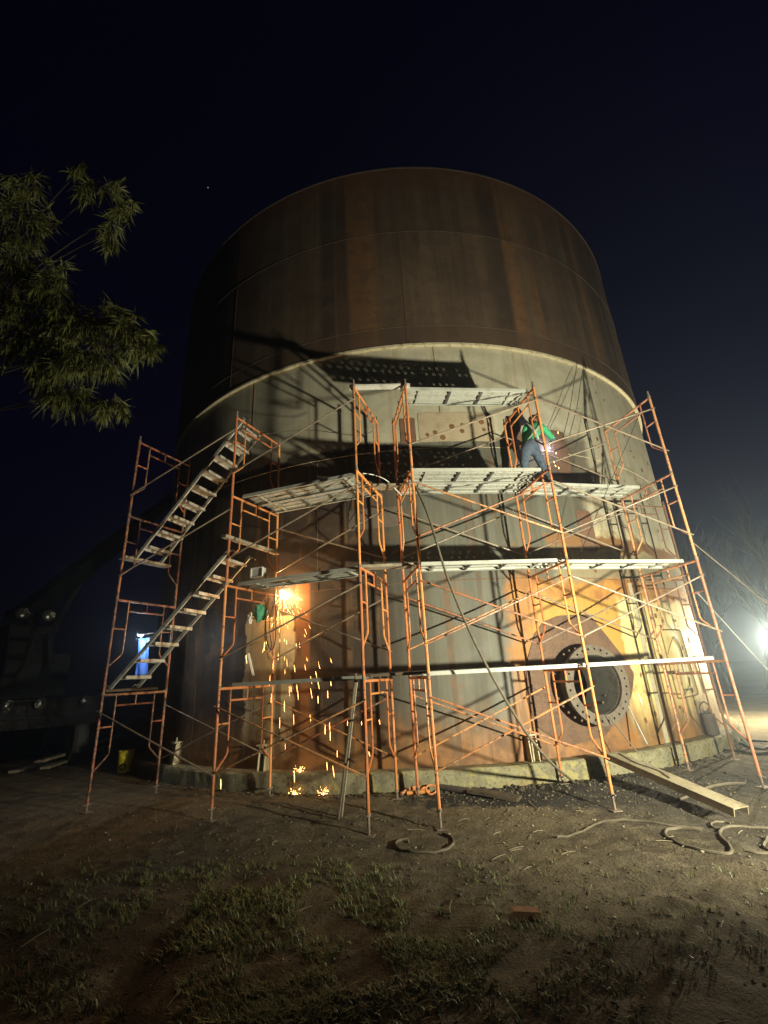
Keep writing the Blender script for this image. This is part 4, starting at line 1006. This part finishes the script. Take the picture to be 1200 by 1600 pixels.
# grey can on the foundation ledge at the right
s_, z_ = tk(1110, 1138, 0.14); dp = wall(s_, Z_BASE, 0.15)
dr = thing('canister', 'dark grey canister with a hose loop on the foundation ledge at right', 'canister', dp)
MB().lathe([(0.125,0.0), (0.13,0.01), (0.13,0.36), (0.122,0.375), (0.05,0.385), (0.05,0.42), (0.02,0.425)], 20).build('canister_body', M['pipe_dark'], dr)
MB().tube(spline([(-0.10,0.0,0.36), (-0.11,0,0.50), (-0.02,0,0.58), (0.06,0,0.54), (0.09,0,0.44)], 5), 0.014, 6).build('hose_loop', M['hose_dark'], dr)
MB().lathe([(0.035,0), (0.04,0.05), (0.02,0.10)], 10, (0.07,0,0.38)).build('valve', M['rust'], dr)
# rods against the flange plate
tube_thing('steel_rod', [aty(1011, 1163, 8.35), wall(*tk(977, 1095, .02), .02)], 0.014, M['zinc'], 'pale rod leaning on the nozzle plate right of the flange', 'rod', 'rods leaning by the flange')
tube_thing('steel_rod', [aty(1003, 1101, 8.5), aty(997, 1084, 8.55)], 0.012, M['white'], 'short white rod right of the flange', 'rod', 'rods leaning by the flange')
tube_thing('steel_rod', [aty(998, 1178, 8.0), aty(950, 1118, 8.15)], 0.010, M['hose'], 'long thin rod crossing under the flange', 'rod', 'rods leaning by the flange')
# cable heap and pipes beyond the rightmost column
for i, (pts, lb) in enumerate((([(1130,1165),(1150,1160),(1170,1168),(1190,1172),(1205,1168)], 'upper dark cable snaking beyond the rightmost column'),
                  ([(1118,1170),(1135,1174),(1160,1176),(1185,1180),(1205,1178)], 'middle dark cable snaking beyond the rightmost column'),
                  ([(1125,1162),(1138,1156),(1160,1158),(1200,1160)], 'far dark cable beyond the rightmost column'))):
    ghose(pts, 0.02, M['black'], lb, 0.02)
tube_thing('steel_pipe', [aty(1132, 1124, 9.6), gp(1172, 1166, 0.03)], 0.03, M['zinc'], 'pale pipe leaning from the foundation beyond the rightmost column', 'pipe', n=8)
# blue sheet lit by a small led lamp
bs = aty(224, 998, 9.1); be = aty(223, 1054, 9.1)
sh = MB(); nxs, nzs = 10, 14; wS = 0.235; hS = bs.z-be.z+0.05
for j in range(nzs+1):
    for i in range(nxs+1):
        u_, v_ = i/nxs, j/nzs
        sh.v.append(((u_-0.5)*wS+0.03*(1-v_)-0.04, 0.03*sin(u_*9+v_*3)*(1-0.4*v_)+0.01*noise.noise(V((u_*4, v_*6, 0))), -hS*(1-v_)))
sh.f = [(j*(nxs+1)+i, j*(nxs+1)+i+1, (j+1)*(nxs+1)+i+1, (j+1)*(nxs+1)+i) for j in range(nzs) for i in range(nxs)]
so_ = sh.build('blue_sheet', M['blue']); so_.location = bs+V((0,0.1,0.02))
sd_ = so_.modifiers.new('thickness', 'SOLIDIFY'); sd_.thickness = 0.004
tag(so_, 'blue sheet hanging behind the lower stairs, lit by a small lamp', 'sheet')
ld = thing('led_lamp', 'small white led lamp shining on the blue sheet behind the stairs', 'lamp', bs+V((0.0,-0.10,0.06)))
MB().box((0,0,0.02), (0.14,0.06,0.03)).build('housing', M['machine_dark'], ld, False)
MB().box((0,-0.015,-0.003), (0.085,0.04,0.012)).build('led_panel', M['led'], ld, False)
MB().tube([(0.07,0,0.02), (0.25,0.02,0.03)], 0.008, 6).build('arm', M['jack'], ld)
ll = bpy.data.lights.new('led_glow', 'POINT'); ll.energy = 22.0; ll.color = (0.75, 0.88, 1.0); ll.shadow_soft_size = 0.04
lo = bpy.data.objects.new('led_glow', ll); COL.objects.link(lo); lo.parent = ld; lo.location = (0,-0.03,-0.05)
# stacked timber at the left behind the stairs
for i, (x0, y0, x1, y1) in enumerate(((20,1206,120,1178),(70,1200,170,1165),(95,1178,190,1148),(60,1190,135,1168),(120,1160,205,1128),(150,1146,232,1112))):
    a = atz(x0, y0, 0.15+0.07*i); b = atz(x1, y1, 0.15+0.07*i)
    board('timber_board', a, b, 0.2, 0.05, M['wood'], f'weathered board {["lowest at the far left","second from the bottom","middle","short one at the left end","second from the top","topmost near the tank"][i]} in the pile behind the stairs', group='boards piled at the left')
q = gp(237, 1212); crumple('rubble_lump', q+V((0,0,.05)), 0.07, M['concrete'], 'lump of rubble beside the yellow pail', 'rubble', 4, (1,1,0.8))

# ------------------------------------------------------------------ crane standing in the dark at the left
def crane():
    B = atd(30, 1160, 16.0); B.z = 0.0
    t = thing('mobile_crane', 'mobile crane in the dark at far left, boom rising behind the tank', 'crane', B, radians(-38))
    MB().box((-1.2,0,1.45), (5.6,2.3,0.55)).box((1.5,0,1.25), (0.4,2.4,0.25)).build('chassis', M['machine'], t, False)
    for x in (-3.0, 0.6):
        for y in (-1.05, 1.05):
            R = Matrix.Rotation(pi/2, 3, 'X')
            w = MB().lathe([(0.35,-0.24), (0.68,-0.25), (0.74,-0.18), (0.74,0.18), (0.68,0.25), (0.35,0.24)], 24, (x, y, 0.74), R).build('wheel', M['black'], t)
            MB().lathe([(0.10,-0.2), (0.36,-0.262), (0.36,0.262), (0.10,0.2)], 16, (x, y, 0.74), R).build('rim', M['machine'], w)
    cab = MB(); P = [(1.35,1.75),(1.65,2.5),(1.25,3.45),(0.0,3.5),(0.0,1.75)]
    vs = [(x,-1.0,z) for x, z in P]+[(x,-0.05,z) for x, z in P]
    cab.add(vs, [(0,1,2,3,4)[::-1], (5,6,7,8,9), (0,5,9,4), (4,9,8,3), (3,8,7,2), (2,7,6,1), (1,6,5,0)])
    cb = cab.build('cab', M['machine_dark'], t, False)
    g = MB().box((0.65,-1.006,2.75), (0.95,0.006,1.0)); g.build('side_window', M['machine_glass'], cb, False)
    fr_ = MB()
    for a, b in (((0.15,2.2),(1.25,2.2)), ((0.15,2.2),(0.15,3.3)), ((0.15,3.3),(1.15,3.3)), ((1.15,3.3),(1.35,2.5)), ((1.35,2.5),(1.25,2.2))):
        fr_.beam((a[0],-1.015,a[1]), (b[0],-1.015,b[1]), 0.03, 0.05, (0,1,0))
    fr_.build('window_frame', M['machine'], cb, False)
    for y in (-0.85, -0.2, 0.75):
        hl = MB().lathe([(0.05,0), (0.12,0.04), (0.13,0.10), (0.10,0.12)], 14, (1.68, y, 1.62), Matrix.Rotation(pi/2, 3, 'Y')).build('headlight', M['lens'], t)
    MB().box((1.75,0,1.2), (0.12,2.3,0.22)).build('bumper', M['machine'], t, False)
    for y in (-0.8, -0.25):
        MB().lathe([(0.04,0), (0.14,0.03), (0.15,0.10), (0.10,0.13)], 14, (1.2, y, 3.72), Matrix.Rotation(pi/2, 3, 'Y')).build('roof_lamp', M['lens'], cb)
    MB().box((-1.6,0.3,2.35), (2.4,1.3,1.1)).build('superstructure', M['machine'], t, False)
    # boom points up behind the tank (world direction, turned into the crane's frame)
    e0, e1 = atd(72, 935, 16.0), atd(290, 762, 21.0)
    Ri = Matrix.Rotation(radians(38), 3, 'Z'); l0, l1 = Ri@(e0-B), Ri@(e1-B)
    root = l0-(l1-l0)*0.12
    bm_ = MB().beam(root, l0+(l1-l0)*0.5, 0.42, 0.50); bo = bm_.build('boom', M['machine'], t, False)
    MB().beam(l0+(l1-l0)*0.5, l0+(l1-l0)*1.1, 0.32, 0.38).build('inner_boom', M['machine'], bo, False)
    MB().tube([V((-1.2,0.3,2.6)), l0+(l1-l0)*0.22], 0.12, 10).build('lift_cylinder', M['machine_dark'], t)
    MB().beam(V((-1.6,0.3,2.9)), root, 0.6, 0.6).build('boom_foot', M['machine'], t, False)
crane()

# ------------------------------------------------------------------ vegetation
def leaf_blade(b, p, d, L, w, droop):
    """a folded narrow leaf"""
    side = d.cross(V((0,0,1)))
    side = side.normalized() if side.length > 1e-3 else V((1,0,0))
    side = (side+V((rl.uniform(-.4,.4), rl.uniform(-.4,.4), rl.uniform(-.7,.7)))).normalized()
    pts = [p, p+d*L*0.45+V((0,0,-droop*0.25)), p+d*L+V((0,0,-droop))]
    o = len(b.v)
    b.v += [tuple(pts[0]), tuple(pts[1]+side*w), tuple(pts[1]-side*w), tuple(pts[2])]
    b.f += [(o, o+1, o+3), (o, o+3, o+2)]
rl = random.Random(11)
def bamboo():
    T0 = V((-6.6, 5.4, 0.0)); t = thing('bamboo_tree', 'leafy drooping bamboo-like tree overhanging from the upper left', 'tree', T0)
    st = MB(); cr = MB(); br_ = MB()
    top = V((0.6, -0.1, 7.2))
    st.tube(spline([V((0,0,0)), V((0.05,0,2.2)), V((0.25,-.03,4.6)), top], 6), [0.11-0.003*i for i in range(19)], 10)
    st.tube(spline([V((-0.3,0.2,0)), V((-0.3,0.25,2.2)), V((0.0,0.2,4.6)), V((0.5,0.3,6.6))], 6), [0.09-0.003*i for i in range(19)], 10)
    st.build('trunk', M['bark'], t)
    blobs = [((-40,300),45,40,5.0,30),((40,290),40,26,5.2,18),((30,350),60,50,5.4,52),((125,265),24,10,4.8,7),((150,300),46,24,4.9,24),((195,330),20,26,4.9,13),((170,365),28,26,5.0,14),
             ((20,430),70,55,5.6,78),((85,450),50,50,5.4,52),((40,520),70,50,5.5,82),((120,510),55,36,5.2,58),((180,505),42,30,5.1,42),((225,545),28,26,5.0,26),((150,560),50,36,5.2,50),((90,570),50,40,5.3,54),((110,625),46,26,5.2,32),((170,640),34,18,5.1,24),((60,590),20,30,5.3,14),((200,520),40,26,5.1,22),
             ((-60,430),50,110,5.6,50),((-50,560),50,40,5.5,26)]
    for (cx, cy), rx, ry, D, nt in blobs:
        ctr = atd(cx, cy, D)-T0
        j = V((0.25, 0, max(2.6, min(6.6, ctr.z+0.45+rl.uniform(-.3,.3)))))
        br_.tube(spline([j, j+(ctr-j)*0.4+V((0,0,0.25)), j+(ctr-j)*0.75+V((0,0,0.2)), ctr], 4), [0.015-0.0009*i for i in range(13)], 6)
        for k in range(nt):
            a, r = rl.uniform(0, 2*pi), sqrt(rl.random()); 
            p = atd(cx+rx*r*cos(a), cy+ry*r*sin(a), D+rl.uniform(-.45, .45))-T0
            s0 = ctr+(p-ctr)*rl.uniform(0.0, 0.35)+V((0,0,rl.uniform(0,.1)))
            mid = (s0+p)/2+V((0,0,rl.uniform(0.02,0.10)))
            br_.tube([s0, mid, p], [0.005, 0.0035, 0.002], 4, False)
            g = (p-mid); g = g.normalized() if g.length > 1e-3 else V((1,0,0))
            for i in range(rl.randint(14, 23)):
                f = rl.uniform(0.0, 1.0); q = mid+(p-mid)*f
                d = (g*0.7+V((rl.uniform(-.6,.9), rl.uniform(-.7,.7), rl.uniform(-1.0,.25)))).normalized()
                leaf_blade(cr, q, d, rl.choice((0.05, 0.08, 0.11, 0.14, 0.19))*rl.uniform(0.8, 1.2), rl.uniform(0.0035, 0.0095), rl.uniform(0.01, 0.06))
    br_.build('branches', M['bark'], t); cr.build('crown', M['leaf'], t, False)
bamboo()
def bare_tree(loc, h, seed, label, spread=0.55):
    r = random.Random(seed); t = thing('bare_tree', label, 'tree', loc, 0, 'bare trees beyond the floodlight')
    tr, cr = MB(), MB()
    def grow(p, d, L, rad, depth):
        pts = [p]; q = p; dd = d.copy()
        for i in range(3):
            dd = (dd+V((r.uniform(-.2,.2), r.uniform(-.2,.2), r.uniform(-.05,.18)))).normalized(); q = q+dd*L/3; pts.append(q)
        (tr if depth == 0 else cr).tube(pts, [rad, rad*0.85, rad*0.7, rad*0.55], 6 if depth < 2 else 3, False)
        if depth >= 4: return
        for i in range(r.randint(3, 5) if depth else 7):
            f = r.uniform(0.35, 1.0); k = min(2, int(f*3)); s = pts[k]+(pts[k+1]-pts[k])*(f*3-k)
            a = r.uniform(0, 2*pi); nd = (dd+V((cos(a), sin(a), r.uniform(-.1,.5)))*spread*r.uniform(0.6,1.4)).normalized()
            grow(s, nd, L*r.uniform(0.5, 0.72), rad*0.5, depth+1)
    grow(V((0,0,-0.05)), V((0,0,1)), h*0.42, 0.011*h, 0)
    tr.build('trunk', M['bark'], t); cr.build('crown', M['twig'], t)
for i, (x, D, h, lb) in enumerate(((1078, 36, 11.5, 'bare tree nearest the tank edge, beyond the rightmost column'), (1132, 32, 11.0, 'bare twiggy tree between tank edge and right border'), (1185, 34, 13.0, 'bare tree at the right border above the floodlight'), (1235, 29, 10.0, 'bare tree partly cut off by the right border'))):
    p = atd(x, 1040, D); bare_tree(V((p.x, p.y, 0)), h, 20+i, lb)

# grass and weeds in the foreground
gb = MB(); rg = random.Random(5)
patches = [((250,1410),120,60,500),((400,1400),130,50,420),((330,1460),120,40,260),((480,1540),150,70,600),((650,1460),110,50,330),((690,1520),130,70,360),((60,1470),90,100,260),((560,1420),120,50,260),((250,1540),110,60,220),((850,1520),180,80,200),((400,1590),200,40,300),((1000,1450),250,120,160),((620,1370),300,40,160)]
for (cx, cy), rx, ry, n_ in patches:
    for k in range(n_):
        x, y = rg.gauss(cx, rx*0.55), rg.gauss(cy, ry*0.55)
        if y < 1345: continue
        p = atz(x, y, 0)
        if noise.noise(V((p.x*2.2, p.y*2.2, 5.0))) < -0.08: continue
        p.z = gz(p.x, p.y)-0.005
        for b_ in range(rg.randint(4, 8)):
            a = rg.uniform(0, 2*pi); L = rg.uniform(0.03, 0.085)*(1.0+0.5*max(0, noise.noise(V((p.x, p.y, 2))))); d = V((cos(a), sin(a), 0)); w = d.cross(V((0,0,1)))*rg.uniform(0.0022, 0.0055)
            q = p+V((rg.uniform(-.025,.025), rg.uniform(-.025,.025), 0)); ln = rg.uniform(0.4, 1.2)*L
            o = len(gb.v); gb.v += [tuple(q-w), tuple(q+w), tuple(q+d*ln*0.35+V((0,0,L*0.5))+w*0.7), tuple(q+d*ln*0.35+V((0,0,L*0.5))-w*0.7), tuple(q+d*ln+V((0,0,L*0.7)))]
            gb.f += [(o, o+1, o+2, o+3), (o+3, o+2, o+4)]
tag(gb.build('grass', M['grass'], None, False), 'thin patchy grass and weeds in the foreground', 'grass', None, 'stuff')
# loose stones, clods and pale scraps
def scatter(name, n_, region, s0, s1, mat, label, seed, cond=None):
    r = random.Random(seed); b = MB()
    for k in range(n_):
        p = region(r)
        if cond and not cond(p): continue
        s = s0*(s1/s0)**(r.random()**2.2); o = len(b.v); z = gz(p[0], p[1]); M3 = Matrix.Rotation(r.uniform(0, 6.3), 3, V((r.random()-.5, r.random()-.5, r.random()+.2)).normalized())
        for v in ((1,0,0),(-1,0,0),(0,1,0),(0,-1,0),(0,0,1),(0,0,-1)):
            q = M3@(V(v)*s*r.uniform(0.55, 1.15)); b.v.append((p[0]+q.x, p[1]+q.y, z+s*0.25+q.z*0.6))
        b.f += [tuple(o+i for i in f) for f in ((0,2,4),(2,1,4),(1,3,4),(3,0,4),(2,0,5),(1,2,5),(3,1,5),(0,3,5))]
    tag(b.build(name, mat, None, False), label, 'stones', None, 'stuff')
def near_wall(p): return hypot(p[0]-TC.x, p[1]-TC.y) > TR+0.31
scatter('gravel', 1900, lambda r: (r.uniform(0.6, 4.6), r.gauss(7.55, 0.35)), 0.004, 0.026, worn('pale_gravel', (0.24, 0.205, 0.135), (0.07, 0.06, 0.045), 0.9, 30, 0.6), 'pale gravel and scale along the foundation', 1, near_wall)
scatter('gravel', 12000, lambda r: (r.uniform(-6, 7.5), r.uniform(1.6, 8.2)), 0.003, 0.028, worn('soil_clods', (0.17, 0.145, 0.095), (0.07, 0.058, 0.04), 0.95, 30, 0.6), 'small stones and clods strewn over the soil', 2, near_wall)
scatter('rubble', 900, lambda r: (lambda a, d: (TC.x+(TR+d)*sin(a), TC.y-(TR+d)*cos(a)))(r.uniform(-0.75, 0.85), 0.31+abs(r.gauss(0, 0.14))), 0.01, 0.055, worn('dark_rubble', (0.10, 0.082, 0.058), (0.035, 0.03, 0.024), 0.9, 25, 0.6), 'dark rubble and scale heaped along the foot of the plinth', 6, near_wall)
scatter('debris', 420, lambda r: (r.uniform(-4.5, 6), r.uniform(3.0, 7.6)), 0.006, 0.024, worn('pale_scrap', (0.42, 0.36, 0.25), (0.25, 0.2, 0.14), 0.8, 30, 0.5), 'pale chips and scraps strewn over the soil', 3, near_wall)
# dry sticks and stalks
stk = MB(); r9 = random.Random(9)
for k in range(150):
    x, y = r9.uniform(-3, 4.5), r9.uniform(2.2, 7.2); a = r9.uniform(0, pi); L = r9.uniform(0.05, 0.22)
    p = V((x, y, gz(x, y)+0.010)); d = V((cos(a), sin(a), r9.uniform(-.05,.12))); stk.tube([p-d*L/2, p+V((0,0,.006)), p+d*L/2], 0.0035, 4)
tag(stk.build('dry_sticks', M['paleboard']), 'dry sticks and stalks scattered over the soil', 'sticks', None, 'stuff')
# one star
sv = MB().lathe([(0.02,-0.5), (0.5,0), (0.02,0.5)], 6); st_o = sv.build('star', emit('star_light', (0.9, 0.9, 1.0), 0.25)); st_o.location = EYE+ray(325, 293)*420
tag(st_o, 'single faint star left of the tank top', 'star')

# ------------------------------------------------------------------ night haze
hz = MB().box((0, 60, 6.9), (160, 170, 17.0))
ho = hz.build('haze', None, None, False); tag(ho, 'thin smoky night haze around the site', 'haze', None, 'stuff')
hm = bpy.data.materials.new('haze_air'); hm.use_nodes = True; ht = hm.node_tree
for nd in list(ht.nodes):
    if nd.type == 'BSDF_PRINCIPLED': ht.nodes.remove(nd)
pv = ht.nodes.new('ShaderNodeVolumePrincipled'); pv.inputs['Color'].default_value = (0.66, 0.82, 1.0, 1); pv.inputs['Density'].default_value = 0.0058
pv.inputs['Anisotropy'].default_value = 0.74
ht.links.new(pv.outputs[0], ht.nodes['Material Output'].inputs['Volume']); ho.data.materials.append(hm)
